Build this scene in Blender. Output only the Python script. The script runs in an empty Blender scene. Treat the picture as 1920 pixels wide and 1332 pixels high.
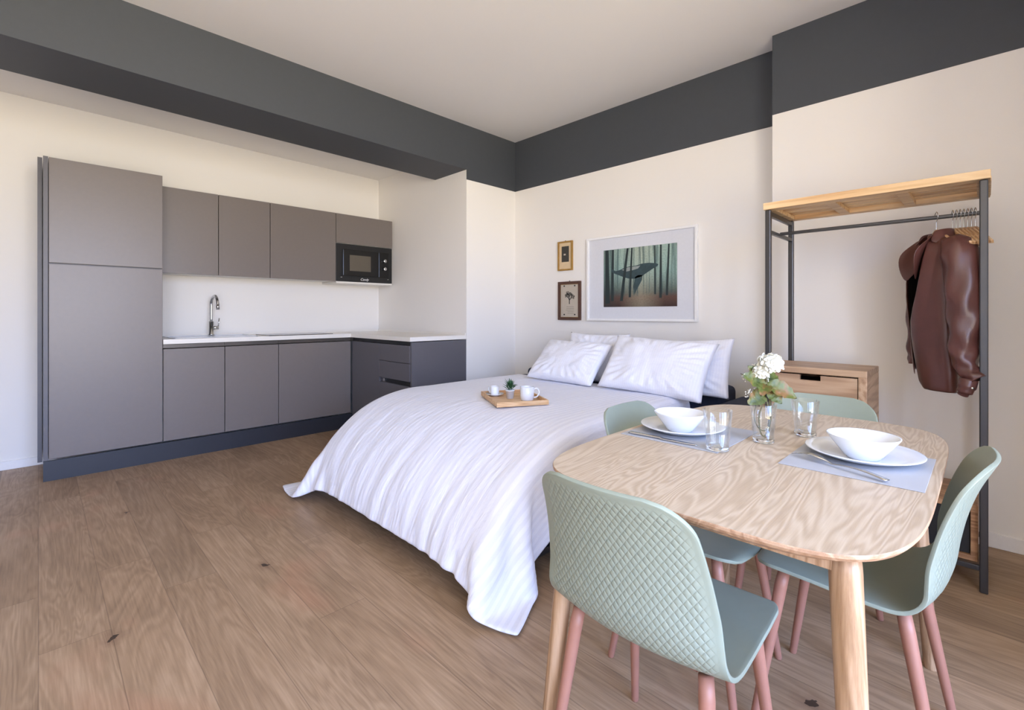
import bpy, bmesh, math, random
import numpy as np
from mathutils import Vector, Matrix, Euler, noise as mnoise

random.seed(7)
PI = math.pi
scn = bpy.context.scene
COL = scn.collection

def S(r, g, b):
    """sRGB 0-255 -> linear rgba"""
    f = lambda c: (c/255/12.92) if c/255 <= .04045 else ((c/255+.055)/1.055)**2.4
    return (f(r), f(g), f(b), 1.0)

# ------------------------------------------------------------------ camera
CAM_H = 1.12
cam_d = bpy.data.cameras.new('camera'); cam = bpy.data.objects.new('camera', cam_d)
COL.objects.link(cam); scn.camera = cam
cam_d.sensor_fit = 'HORIZONTAL'; cam_d.sensor_width = 36.0
cam_d.lens = 36.0*888.0/1920.0
cam_d.shift_x = 0.0
cam_d.shift_y = -(666.0-588.0)/1920.0
cam_d.clip_start = .02; cam_d.clip_end = 100
cam.location = (0, 0, CAM_H)
cam.rotation_euler = (PI/2, 0, -PI/4)

# ------------------------------------------------------------------ world: blue sky above, warm sunlit street below
W = bpy.data.worlds.new('daylight'); scn.world = W; W.use_nodes = True
nt = W.node_tree; nt.nodes.clear()
tc = nt.nodes.new('ShaderNodeTexCoord'); sp = nt.nodes.new('ShaderNodeSeparateXYZ')
mr = nt.nodes.new('ShaderNodeMapRange'); mr.inputs['From Min'].default_value = -.10; mr.inputs['From Max'].default_value = .16
cr = nt.nodes.new('ShaderNodeValToRGB')
cr.color_ramp.elements[0].color = (1.0, .88, .66, 1); cr.color_ramp.elements[1].color = (.50, .72, 1.30, 1)
bgn = nt.nodes.new('ShaderNodeBackground'); bgn.inputs['Strength'].default_value = 14.6
out = nt.nodes.new('ShaderNodeOutputWorld')
nt.links.new(tc.outputs['Generated'], sp.inputs[0]); nt.links.new(sp.outputs['Z'], mr.inputs['Value'])
nt.links.new(mr.outputs[0], cr.inputs[0]); nt.links.new(cr.outputs[0], bgn.inputs['Color']); nt.links.new(bgn.outputs[0], out.inputs[0])

# windows of the wall behind the camera (x0, x1, z0, z1); light portals sit in the openings
WY = -1.50; WT = .25
WINS = [(-1.75, -.60, .20, 2.60), (-.45, 1.42, .20, 2.60)]
for (x0, x1, z0, z1) in WINS:
    ld = bpy.data.lights.new('window_portal', 'AREA'); ld.shape = 'RECTANGLE'
    ld.size = x1-x0; ld.size_y = z1-z0; ld.cycles.is_portal = True
    lo = bpy.data.objects.new('window_portal', ld); COL.objects.link(lo)
    lo.location = ((x0+x1)/2, WY-WT+.02, (z0+z1)/2); lo.rotation_euler = (PI/2, 0, 0)

vs = scn.view_settings
vs.view_transform = 'Standard'; vs.look = 'None'; vs.gamma = 1.0; vs.use_curve_mapping = False
vs.exposure = 0.0
scn.cycles.transmission_bounces = 16; scn.cycles.max_bounces = 20; scn.cycles.diffuse_bounces = 8
scn.display_settings.display_device = 'sRGB'

# ------------------------------------------------------------------ material helpers
def new_mat(name):
    m = bpy.data.materials.new(name); m.use_nodes = True
    n = m.node_tree.nodes; b = n['Principled BSDF']
    return m, m.node_tree, b

class NG:
    """tiny node-graph helper"""
    def __init__(s, nt): s.nt = nt
    def n(s, t, **kw):
        x = s.nt.nodes.new(t)
        for k, v in kw.items(): setattr(x, k, v)
        return x
    def set(s, sock, v):
        if hasattr(v, 'is_linked') or isinstance(v, bpy.types.NodeSocket): s.nt.links.new(v, sock)
        else: sock.default_value = v
    def math(s, op, a, b=None, c=None, clamp=False):
        x = s.n('ShaderNodeMath', operation=op); x.use_clamp = clamp
        s.set(x.inputs[0], a)
        if b is not None: s.set(x.inputs[1], b)
        if c is not None: s.set(x.inputs[2], c)
        return x.outputs[0]
    def obj(s):
        return s.n('ShaderNodeTexCoord').outputs['Object']
    def uv(s):
        return s.n('ShaderNodeTexCoord').outputs['UV']
    def sep(s, v):
        x = s.n('ShaderNodeSeparateXYZ'); s.set(x.inputs[0], v); return x.outputs
    def comb(s, a, b, c=0.0):
        x = s.n('ShaderNodeCombineXYZ'); s.set(x.inputs[0], a); s.set(x.inputs[1], b); s.set(x.inputs[2], c); return x.outputs[0]
    def map(s, v, scale=(1, 1, 1), loc=(0, 0, 0), rot=(0, 0, 0)):
        x = s.n('ShaderNodeMapping'); s.set(x.inputs[0], v)
        x.inputs['Scale'].default_value = scale; x.inputs['Location'].default_value = loc; x.inputs['Rotation'].default_value = rot
        return x.outputs[0]
    def noise(s, v, scale=5, detail=4, rough=.5, dist=0, out='Fac'):
        x = s.n('ShaderNodeTexNoise'); s.set(x.inputs['Vector'], v)
        x.inputs['Scale'].default_value = scale; x.inputs['Detail'].default_value = detail
        x.inputs['Roughness'].default_value = rough; x.inputs['Distortion'].default_value = dist
        return x.outputs[0] if out == 'Fac' else x.outputs['Color']
    def ramp(s, f, stops):
        x = s.n('ShaderNodeValToRGB'); s.set(x.inputs[0], f)
        e = x.color_ramp.elements
        while len(e) < len(stops): e.new(.5)
        for i, (p, c) in enumerate(stops): e[i].position = p; e[i].color = c
        return x.outputs[0]
    def mix(s, f, a, b, blend='MIX'):
        x = s.n('ShaderNodeMix', data_type='RGBA', blend_type=blend)
        s.set(x.inputs[0], f); s.set(x.inputs[6], a); s.set(x.inputs[7], b); return x.outputs[2]
    def mapr(s, v, a, b, c=0., d=1.):
        x = s.n('ShaderNodeMapRange'); s.set(x.inputs[0], v)
        for i, q in enumerate((a, b, c, d)): x.inputs[1+i].default_value = q
        return x.outputs[0]
    def bump(s, h, strength=.3, dist=.01):
        x = s.n('ShaderNodeBump'); x.inputs['Strength'].default_value = strength; x.inputs['Distance'].default_value = dist
        s.set(x.inputs['Height'], h); return x.outputs[0]
    def vor(s, v, scale, feature='F1', out='Distance'):
        x = s.n('ShaderNodeTexVoronoi', feature=feature); s.set(x.inputs['Vector'], v); x.inputs['Scale'].default_value = scale
        return x.outputs[out]

def simple(name, col, rough=.5, metal=0., spec=.5, nscale=60, nstr=.03, vary=.04):
    m, t, b = new_mat(name); g = NG(t)
    o = g.obj()
    f = g.noise(o, nscale, 3)
    dark = tuple(c*(1-vary) for c in col[:3])+(1,)
    lite = tuple(min(1, c*(1+vary)) for c in col[:3])+(1,)
    g.set(b.inputs['Base Color'], g.mix(f, dark, lite))
    b.inputs['Roughness'].default_value = rough; b.inputs['Metallic'].default_value = metal
    b.inputs['Specular IOR Level'].default_value = spec
    if nstr: g.set(b.inputs['Normal'], g.bump(f, nstr, .002))
    return m

def wood(name, c_dark, c_mid, c_lite, axis='x', scale=1.0, rough=.45, rings=1.0, bump=.06, freq=48.0):
    """grain runs along the given object axis"""
    m, t, b = new_mat(name); g = NG(t)
    o = g.obj()
    st = {'x': (.10, 1, 1), 'y': (1, .10, 1), 'z': (1, 1, .10)}[axis]
    v = g.map(o, scale=tuple(scale*q for q in st))
    warp = g.noise(v, 2.2, 2, .5)
    big = g.noise(v, 5.0*rings, 3, .5, 1.2)
    band = g.math('SINE', g.math('MULTIPLY', g.math('ADD', big, g.math('MULTIPLY', warp, .8)), freq))
    band = g.mapr(band, -1, 1)
    st2 = {'x': (.03, 1, 1), 'y': (1, .03, 1), 'z': (1, 1, .03)}[axis]
    fine = g.noise(g.map(o, scale=tuple(scale*q for q in st2)), 260, 3, .6)
    f = g.math('ADD', g.math('MULTIPLY', band, .45), g.math('MULTIPLY', fine, .55))
    c = g.ramp(f, [(.15, c_dark), (.5, c_mid), (.85, c_lite)])
    g.set(b.inputs['Base Color'], c)
    b.inputs['Roughness'].default_value = rough
    g.set(b.inputs['Normal'], g.bump(f, bump, .002))
    return m

def wall_paint(name, col):
    m, t, b = new_mat(name); g = NG(t); o = g.obj()
    f = g.noise(o, 1.3, 3, .6); f2 = g.noise(o, 180, 2)
    g.set(b.inputs['Base Color'], g.mix(f, tuple(c*.98 for c in col[:3])+(1,), col))
    b.inputs['Roughness'].default_value = .85; b.inputs['Specular IOR Level'].default_value = .25
    g.set(b.inputs['Normal'], g.bump(f2, .05, .001))
    return m

M = {}
M['wall'] = wall_paint('wall_white', S(236, 233, 228))
M['ceil'] = wall_paint('ceiling_white', S(228, 226, 224))
M['blue'] = simple('band_charcoal', S(70, 74, 80), .55, spec=.35, nscale=30, nstr=.02)
M['base'] = simple('baseboard_white', S(236, 234, 232), .4)
M['cab'] = simple('cabinet_taupe', S(120, 112, 107), .34, spec=.5, nscale=45, nstr=.03)
M['cab2'] = simple('cabinet_side_graphite', S(96, 94, 98), .42, nscale=45)
M['plinth'] = simple('plinth_graphite', S(44, 46, 53), .4, nscale=45)
M['gola'] = simple('handle_groove_bronze', S(92, 86, 80), .35, .5)
M['top'] = simple('worktop_white', S(236, 232, 224), .3, nscale=300, vary=.02, nstr=0)
M['carcass'] = simple('carcass_white', S(225, 222, 215), .5)
M['black'] = simple('black_gloss', S(16, 16, 17), .12)
M['blackmat'] = simple('black_matt', S(24, 24, 25), .5)
M['chrome'] = simple('chrome', S(205, 205, 205), .12, 1.0, nstr=0)
M['steel'] = simple('dark_steel', S(84, 84, 86), .34, .85, nscale=80)
M['china'] = simple('white_china', S(222, 225, 229), .14, nstr=0, vary=.01)
M['mat'] = simple('placemat_grey', S(170, 172, 177), .7, nscale=500, nstr=.2)
M['navy'] = simple('navy_fabric', S(52, 60, 82), .85, nscale=400, nstr=.3)
M['mattress'] = simple('mattress_fabric', S(60, 66, 84), .85, nscale=200, nstr=.2)
M['frame_w'] = simple('frame_white', S(240, 240, 240), .35)
M['passe'] = simple('passepartout', S(214, 216, 222), .8)
M['gold'] = simple('gold_frame', S(176, 138, 74), .4, .5, nscale=90, nstr=.3, vary=.2)
M['walnut'] = simple('walnut_frame', S(84, 56, 44), .4, nscale=60, vary=.25)
M['beige'] = simple('aged_paper', S(214, 190, 152), .8, nscale=30, vary=.06)
M['paper2'] = simple('old_print_paper', S(186, 176, 160), .8, nscale=30, vary=.06)
M['ink'] = simple('ink_dark', S(52, 52, 48), .8)
M['ink2'] = simple('photo_dark', S(62, 60, 54), .7, nscale=120, vary=.5)
M['leg'] = simple('chair_leg_copper', S(160, 112, 94), .45, nscale=40, vary=.08)
M['pot'] = simple('pot_grey_white', S(222, 224, 226), .5)
M['soil'] = simple('soil', S(48, 40, 32), .9)
M['spike'] = simple('succulent_green', S(52, 92, 58), .5, nscale=90, vary=.4)
M['rackwood'] = wood('rack_pine', S(190, 146, 100), S(222, 186, 138), S(238, 210, 166), 'y', 1.0)
M['chest'] = wood('chest_oak', S(150, 118, 92), S(178, 146, 116), S(198, 168, 138), 'y', 1.0, rings=.8)
M['chestz'] = wood('chest_oak_side', S(150, 116, 88), S(180, 146, 114), S(206, 176, 146), 'x', 1.0)
M['lowwood'] = wood('low_unit_wood', S(120, 84, 56), S(158, 116, 80), S(184, 142, 104), 'y', 1.0)
M['tray'] = wood('tray_wood', S(186, 144, 100), S(208, 168, 122), S(226, 192, 150), 'x', 2.0)
M['hangw'] = wood('hanger_wood', S(176, 132, 90), S(212, 172, 128), S(232, 200, 162), 'x', 2.0)
M['table'] = wood('table_oak', S(172, 152, 128), S(188, 169, 145), S(202, 186, 164), 'x', 1.0, rings=1.1, freq=150.0, rough=.42, bump=.05)
M['tedge'] = wood('table_edge', S(150, 116, 88), S(172, 138, 110), S(188, 158, 130), 'x', 2.0)
M['tleg'] = wood('table_leg_oak', S(142, 108, 76), S(172, 138, 104), S(192, 160, 128), 'z', 1.6)

def floor_mat():
    m, t, b = new_mat('oak_floor'); g = NG(t); o = g.obj()
    x, y, z = g.sep(o)
    PW, PL = .182, 1.75
    ix = g.math('FLOOR', g.math('DIVIDE', x, PW))
    wn = g.n('ShaderNodeTexWhiteNoise', noise_dimensions='1D'); g.set(wn.inputs['W'], ix)
    off = g.math('MULTIPLY', wn.outputs['Value'], PL*3)
    yy = g.math('ADD', y, off)
    iy = g.math('FLOOR', g.math('DIVIDE', yy, PL))
    wn2 = g.n('ShaderNodeTexWhiteNoise', noise_dimensions='2D'); g.set(wn2.inputs['Vector'], g.comb(ix, iy))
    rnd = wn2.outputs['Value']
    shift = g.math('MULTIPLY', rnd, 17.0)
    v = g.comb(g.math('ADD', x, shift), g.math('MULTIPLY', g.math('ADD', y, shift), .13), shift)
    big = g.noise(v, 4.2, 3, .5, 1.4)
    band = g.mapr(g.math('SINE', g.math('MULTIPLY', big, 90.0)), -1, 1)
    v2 = g.comb(g.math('ADD', x, shift), g.math('MULTIPLY', y, .035), shift)
    fine = g.noise(v2, 170, 3, .6)
    cloud = g.noise(g.comb(g.math('ADD', x, shift), g.math('MULTIPLY', y, .4), shift), 5.5, 3, .6)
    f = g.math('ADD', g.math('ADD', g.math('MULTIPLY', band, .12), g.math('MULTIPLY', fine, .46)), g.math('MULTIPLY', cloud, .42))
    c = g.ramp(f, [(.22, S(122, 99, 77)), (.5, S(157, 131, 104)), (.78, S(184, 158, 130))])
    tone = g.ramp(rnd, [(0, (.74, .72, .71, 1)), (.3, (.98, .97, .96, 1)), (.65, (1.08, 1.06, 1.04, 1)), (1, (.86, .83, .80, 1))])
    c = g.mix(1.0, c, tone, 'MULTIPLY')
    # rosy patches
    pk = g.mapr(g.noise(g.comb(x, g.math('MULTIPLY', y, .5), 3.0), 3.1, 2), .60, .74)
    c = g.mix(g.math('MULTIPLY', pk, .35), c, S(186, 132, 104))
    # knots and cracks
    kv = g.comb(x, g.math('MULTIPLY', y, .75), 0.)
    kw = g.noise(o, 30, 2, .6, 0, 'Color')
    kvv = g.n('ShaderNodeVectorMath', operation='MULTIPLY_ADD')
    g.set(kvv.inputs[0], kw); kvv.inputs[1].default_value = (.05, .05, 0); g.set(kvv.inputs[2], kv)
    d = g.vor(kvv.outputs[0], 3.6)
    vc = g.n('ShaderNodeTexVoronoi'); g.set(vc.inputs['Vector'], kvv.outputs[0]); vc.inputs['Scale'].default_value = 3.6
    sel = g.sep(vc.outputs['Color'])[0]
    rad = g.math('MULTIPLY', g.math('GREATER_THAN', sel, .30), g.math('MULTIPLY', sel, .075))
    kn = g.math('LESS_THAN', d, rad)
    halo = g.mapr(g.math('SUBTRACT', d, rad), .0, .13, .38, 0.)
    halo = g.math('MULTIPLY', halo, g.math('GREATER_THAN', sel, .30))
    c = g.mix(halo, c, S(112, 80, 60))
    c = g.mix(g.math('MULTIPLY', kn, .85), c, S(38, 28, 24))
    # seams
    fx = g.math('FRACT', g.math('DIVIDE', x, PW)); fy = g.math('FRACT', g.math('DIVIDE', yy, PL))
    ex = g.math('MULTIPLY', g.math('MINIMUM', fx, g.math('SUBTRACT', 1.0, fx)), PW)
    ey = g.math('MULTIPLY', g.math('MINIMUM', fy, g.math('SUBTRACT', 1.0, fy)), PL)
    e = g.math('MINIMUM', ex, ey)
    seam = g.mapr(e, .0005, .0022, .45, 0.)
    c = g.mix(seam, c, S(84, 64, 50))
    g.set(b.inputs['Base Color'], c)
    g.set(b.inputs['Roughness'], g.mapr(f, 0, 1, .50, .38))
    b.inputs['Specular IOR Level'].default_value = .4
    h = g.math('SUBTRACT', g.math('MULTIPLY', f, .5), g.math('ADD', seam, kn))
    g.set(b.inputs['Normal'], g.bump(h, .15, .002))
    return m
M['floor'] = floor_mat()

def duvet_mat(name, stripes=True):
    m, t, b = new_mat(name); g = NG(t)
    o = g.uv(); u, v, w = g.sep(o)
    b.inputs['Roughness'].default_value = .62
    b.inputs['Specular IOR Level'].default_value = .3
    try: b.inputs['Sheen Weight'].default_value = .2
    except Exception: pass
    P = .033 if stripes else .016
    s = g.math('SINE', g.math('MULTIPLY', v if stripes else u, 2*PI/P))
    sm = g.mapr(s, -.25, .25)
    weave = g.noise(g.map(o, scale=(1, 1, 1)), 900, 1)
    wr = g.noise(g.map(o, scale=(1.6, 5.5, 1)), 3.2, 4, .55, .6)
    if stripes:
        g.set(b.inputs['Base Color'], g.mix(sm, S(222, 223, 233), S(230, 231, 240)))
        g.set(b.inputs['Roughness'], g.mapr(sm, 0, 1, .75, .45))
        h = g.math('ADD', g.math('MULTIPLY', sm, .05), g.math('MULTIPLY', wr, 1.6))
    else:
        g.set(b.inputs['Base Color'], g.mix(sm, S(234, 235, 243), S(237, 238, 245)))
        h = g.math('ADD', g.math('MULTIPLY', sm, .04), g.math('MULTIPLY', wr, 1.0))
    h = g.math('ADD', h, g.math('MULTIPLY', weave, .01))
    g.set(b.inputs['Normal'], g.bump(h, .5, .012))
    return m
M['duvet'] = duvet_mat('duvet_stripe'); M['pillow'] = duvet_mat('pillow_cotton', False)

def shell_mats():
    ms = []
    for k in range(2):
        m, t, b = new_mat('chair_sage' if k == 0 else 'chair_sage_scales'); g = NG(t)
        f = g.noise(g.obj(), 40, 2)
        g.set(b.inputs['Base Color'], g.mix(f, S(140, 149, 134), S(145, 154, 139)))
        b.inputs['Roughness'].default_value = .42; b.inputs['Specular IOR Level'].default_value = .45
        if k:
            u, v, w = g.sep(g.uv())
            P = .0165
            a = g.math('FRACT', g.math('DIVIDE', g.math('ADD', u, g.math('MULTIPLY', v, .72)), P))
            c = g.math('FRACT', g.math('DIVIDE', g.math('SUBTRACT', u, g.math('MULTIPLY', v, .72)), P))
            pa = g.math('MULTIPLY', g.math('MULTIPLY', a, g.math('SUBTRACT', 1.0, a)), 4.0)
            pc = g.math('MULTIPLY', g.math('MULTIPLY', c, g.math('SUBTRACT', 1.0, c)), 4.0)
            h = g.math('POWER', g.math('MULTIPLY', pa, pc), .45)
            tilt = g.math('MULTIPLY', g.math('SUBTRACT', c, a), .45)
            h = g.math('ADD', h, tilt)
            # smooth border: mask from second uv layer
            mv = g.n('ShaderNodeUVMap', uv_map='mask').outputs[0]
            mk = g.sep(mv)[0]
            h = g.math('MULTIPLY', h, g.mapr(mk, .012, .03))
            g.set(b.inputs['Normal'], g.bump(h, .75, .0024))
        ms.append(m)
    return ms
M['shell'], M['shell2'] = shell_mats()

def glass_mat():
    """thin-walled clear glass: clear transmission with Fresnel reflections"""
    m = bpy.data.materials.new('clear_glass'); m.use_nodes = True; t = m.node_tree; t.nodes.clear(); g = NG(t)
    tr = g.n('ShaderNodeBsdfTransparent'); tr.inputs[0].default_value = (.965, .975, .975, 1)
    gl = g.n('ShaderNodeBsdfGlossy'); gl.inputs['Roughness'].default_value = .03; gl.inputs[0].default_value = (1, 1, 1, 1)
    lw = g.n('ShaderNodeLayerWeight'); lw.inputs['Blend'].default_value = .30
    mx = g.n('ShaderNodeMixShader'); o = g.n('ShaderNodeOutputMaterial')
    g.set(mx.inputs[0], g.mapr(lw.outputs['Facing'], .0, 1.0, .03, .55)); t.links.new(tr.outputs[0], mx.inputs[1]); t.links.new(gl.outputs[0], mx.inputs[2]); t.links.new(mx.outputs[0], o.inputs[0])
    return m
def glass_base_mat():
    m, t, b = new_mat('solid_glass_base')
    b.inputs['Base Color'].default_value = (.97, .985, .98, 1)
    b.inputs['Transmission Weight'].default_value = 1.0; b.inputs['Roughness'].default_value = .0; b.inputs['IOR'].default_value = 1.45
    return m
M['glassbase'] = glass_base_mat()
M['glass'] = glass_mat()

def leather_mat():
    m, t, b = new_mat('burgundy_leather'); g = NG(t); o = g.obj()
    f = g.noise(o, 9, 4, .6, .5); cr_ = g.vor(o, 260, out='Distance')
    g.set(b.inputs['Base Color'], g.mix(f, S(70, 42, 38), S(104, 64, 58)))
    b.inputs['Roughness'].default_value = .30
    h = g.math('ADD', g.math('MULTIPLY', cr_, .06), g.math('MULTIPLY', g.noise(g.map(o, scale=(1, 1, .3)), 22, 3), .7))
    g.set(b.inputs['Normal'], g.bump(h, .3, .005))
    return m
M['leather'] = leather_mat()
M['lining'] = simple('jacket_lining', S(26, 18, 18), .7)
M['petal'] = simple('petal_white', S(208, 206, 192), .6, nscale=60, vary=.03)
M['leaf'] = None
def leaf_mat():
    m, t, b = new_mat('hydrangea_leaf'); g = NG(t); o = g.obj()
    f = g.noise(o, 26, 3, .6)
    g.set(b.inputs['Base Color'], g.ramp(f, [(.3, S(50, 62, 22)), (.50, S(84, 92, 36)), (.62, S(112, 84, 46)), (.78, S(150, 104, 76))]))
    b.inputs['Roughness'].default_value = .5
    return m
M['leaf'] = leaf_mat()
M['stem'] = simple('stem_brown_green', S(96, 90, 56), .5)
M['white_bud'] = simple('filler_buds', S(190, 186, 172), .6)

def picture_mat():
    """misty forest: grey-green gradient ground with blurred trunks; coordinates = object Y (across) and Z (up), metres from picture centre"""
    m, t, b = new_mat('forest_print'); g = NG(t); x, y, z = g.sep(g.obj())
    vn = g.mapr(z, -.24, .24); hn = g.mapr(y, -.33, .33)
    base = g.ramp(vn, [(0, S(58, 38, 34)), (.16, S(92, 66, 56)), (.24, S(84, 92, 86)), (.6, S(150, 180, 170)), (1, S(160, 184, 172))])
    ce = g.mapr(g.math('ABSOLUTE', g.math('ADD', y, .03)), 0, .2, 1, 0)
    base = g.mix(g.math('MULTIPLY', ce, .35), base, S(196, 188, 160))
    tr = g.noise(g.comb(g.math('MULTIPLY', y, 1.0), g.math('MULTIPLY', z, .03), 0.), 46, 2, .6)
    tm = g.mapr(tr, .50, .62)
    up = g.mapr(vn, .16, .24)
    base = g.mix(g.math('MULTIPLY', g.math('MULTIPLY', tm, up), .7), base, S(44, 78, 82))
    edge = g.mapr(hn, .72, 1.0)
    base = g.mix(g.math('MULTIPLY', edge, .6), base, S(34, 48, 54))
    gn = g.noise(g.comb(y, z, 0.), 90, 3)
    base = g.mix(g.math('MULTIPLY', g.mapr(gn, .45, .7), .25), base, S(40, 34, 32))
    g.set(b.inputs['Base Color'], base); b.inputs['Roughness'].default_value = .6
    return m
M['forest'] = picture_mat()
M['whale'] = simple('whale_slate', S(50, 70, 74), .6, nscale=40, vary=.4)
M['whale_belly'] = simple('whale_belly', S(142, 150, 146), .6, nscale=60, vary=.3)
M['trunk_ink'] = simple('trunk_ink', S(34, 48, 50), .6)

# ------------------------------------------------------------------ mesh helpers
def link(name, me, mat, parent=None, smooth=False):
    o = bpy.data.objects.new(name, me); COL.objects.link(o)
    if mat is not None:
        for mm in (mat if isinstance(mat, (list, tuple)) else [mat]): me.materials.append(mm)
    if smooth:
        for p in me.polygons: p.use_smooth = True
    if parent is not None: o.parent = parent
    return o
def from_bm(name, bm, mat, parent=None, smooth=False):
    bmesh.ops.recalc_face_normals(bm, faces=bm.faces[:])
    me = bpy.data.meshes.new(name); bm.to_mesh(me); bm.free()
    return link(name, me, mat, parent, smooth)
def tag(o, label=None, cat=None, group=None, kind=None):
    if label: o['label'] = label
    if cat: o['category'] = cat
    if group: o['group'] = group
    if kind: o['kind'] = kind
    return o
def empty(name, loc, rz=0, label=None, cat=None, group=None):
    o = bpy.data.objects.new(name, None); COL.objects.link(o); o.location = loc; o.rotation_euler = (0, 0, rz)
    o.empty_display_size = .05
    return tag(o, label, cat, group)
def box_bm(bm, x0, x1, y0, y1, z0, z1, bev=0, seg=2):
    r = bmesh.ops.create_cube(bm, size=1.0)
    vs_ = r['verts']
    for v in vs_:
        v.co = Vector(((x0+x1)/2+v.co.x*(x1-x0), (y0+y1)/2+v.co.y*(y1-y0), (z0+z1)/2+v.co.z*(z1-z0)))
    if bev:
        es = list({e for v in vs_ for e in v.link_edges})
        bmesh.ops.bevel(bm, geom=es, offset=bev, segments=seg, profile=.5, affect='EDGES')
def box(name, b, mat, parent=None, bev=0, seg=2):
    bm = bmesh.new(); box_bm(bm, *b, bev=bev, seg=seg)
    return from_bm(name, bm, mat, parent)
def boxes(name, bs, mat, parent=None, bev=0):
    bm = bmesh.new()
    for b in bs: box_bm(bm, *b, bev=bev)
    return from_bm(name, bm, mat, parent)
def tube_bm(bm, pts, rad, seg=12, caps=True):
    pts = [Vector(p) for p in pts]; n = len(pts)
    rad = rad if isinstance(rad, (list, tuple)) else [rad]*n
    rings = []; up = None
    for i, p in enumerate(pts):
        d = (pts[min(i+1, n-1)]-pts[max(i-1, 0)]).normalized()
        if up is None:
            a = Vector((0, 0, 1)) if abs(d.z) < .9 else Vector((1, 0, 0))
            up = (a-d*a.dot(d)).normalized()
        else:
            up = (up-d*up.dot(d)).normalized()
        s = d.cross(up)
        rings.append([bm.verts.new(p+(up*math.cos(2*PI*k/seg)+s*math.sin(2*PI*k/seg))*rad[i]) for k in range(seg)])
    for a, b in zip(rings, rings[1:]):
        for k in range(seg): bm.faces.new((a[k], a[(k+1) % seg], b[(k+1) % seg], b[k]))
    if caps: bm.faces.new(rings[0][::-1]); bm.faces.new(rings[-1])
def tube(name, pts, rad, mat, parent=None, seg=12):
    bm = bmesh.new(); tube_bm(bm, pts, rad, seg); return from_bm(name, bm, mat, parent, True)
def lathe_bm(bm, prof, seg=48, c=(0, 0, 0)):
    rings = []
    for r, z in prof:
        if r < 1e-5: rings.append([bm.verts.new((c[0], c[1], c[2]+z))])
        else: rings.append([bm.verts.new((c[0]+r*math.cos(2*PI*k/seg), c[1]+r*math.sin(2*PI*k/seg), c[2]+z)) for k in range(seg)])
    for a, b in zip(rings, rings[1:]):
        for k in range(seg):
            k2 = (k+1) % seg
            if len(a) == 1 and len(b) == 1: continue
            if len(a) == 1: bm.faces.new((a[0], b[k2], b[k]))
            elif len(b) == 1: bm.faces.new((a[k], a[k2], b[0]))
            else: bm.faces.new((a[k], a[k2], b[k2], b[k]))
def lathe(name, prof, mat, parent=None, seg=48, c=(0, 0, 0)):
    bm = bmesh.new(); lathe_bm(bm, prof, seg, c); return from_bm(name, bm, mat, parent, True)
def bez(pts, n=24):
    """Catmull-Rom through points"""
    P = [Vector(p) for p in pts]; P = [P[0]*2-P[1]]+P+[P[-1]*2-P[-2]]
    o = []
    m = len(P)-3
    for i in range(m):
        a, b, c, d = P[i:i+4]
        for k in range(n):
            t = k/n
            o.append(.5*((2*b)+(c-a)*t+(2*a-5*b+4*c-d)*t*t+(-a+3*b-3*c+d)*t**3))
    o.append(P[-2]); return o
def prism(name, outline, axis, a, b, mat, parent=None, bev=0):
    """extrude a 2-D outline along an axis from a to b; outline in the other two coordinates"""
    bm = bmesh.new()
    def co(p, t):
        return {'x': (t, p[0], p[1]), 'y': (p[0], t, p[1]), 'z': (p[0], p[1], t)}[axis]
    A = [bm.verts.new(co(p, a)) for p in outline]; B = [bm.verts.new(co(p, b)) for p in outline]
    bm.faces.new(A); bm.faces.new(B[::-1]); n = len(A)
    for k in range(n): bm.faces.new((A[k], B[k], B[(k+1) % n], A[(k+1) % n]))
    if bev: bmesh.ops.bevel(bm, geom=bm.edges[:], offset=bev, segments=2, profile=.5, affect='EDGES')
    return from_bm(name, bm, mat, parent)
def shade_auto(o):
    for p in o.data.polygons: p.use_smooth = True
def copy_tree(o, parent=None):
    c = o.copy(); COL.objects.link(c)
    if parent is not None: c.parent = parent
    for ch in list(o.children): copy_tree(ch, c)
    return c
def struct(o): o['kind'] = 'structure'; return o

# ------------------------------------------------------------------ room
YA = 3.37      # plane of beam face and outer kitchen wall
YB = 4.96      # back wall of the kitchen niche
XN = 2.78      # right side of the niche
XR = 3.416     # wall behind the bed
XC = 3.235     # projecting wall behind the rack
YC = .94
ZC = 2.85
XL = -1.9
struct(box('floor', (XL, XR+.1, WY-WT, YB+.1, -.1, 0), M['floor']))
struct(box('ceiling', (XL, XR+.1, WY-WT, YA+.3, ZC, ZC+.1), M['ceil']))
# niche ceiling slopes very slightly as the photo shows
struct(prism('ceiling_niche', [(XL, 2.73), (XN, 2.655), (XN, 2.95), (XL, 2.95)], 'y', YA+.3, YB+.1, M['ceil']))
struct(box('wall_kitchen', (XL, XN+.02, YB, YB+.1, 0, 2.9), M['wall']))
struct(box('wall_pier', (XN, XR+.1, YA+.0015, YB+.1, 0, ZC), M['wall']))
struct(box('wall_right', (XR, XR+.1, YC-.1, YA+.01, 0, ZC), M['wall']))
struct(box('wall_right_projection', (XC, XR+.1, WY-WT, YC, 0, ZC), M['wall']))
struct(box('wall_left', (XL-.1, XL, WY-WT, YB+.1, 0, ZC), M['wall']))
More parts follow.
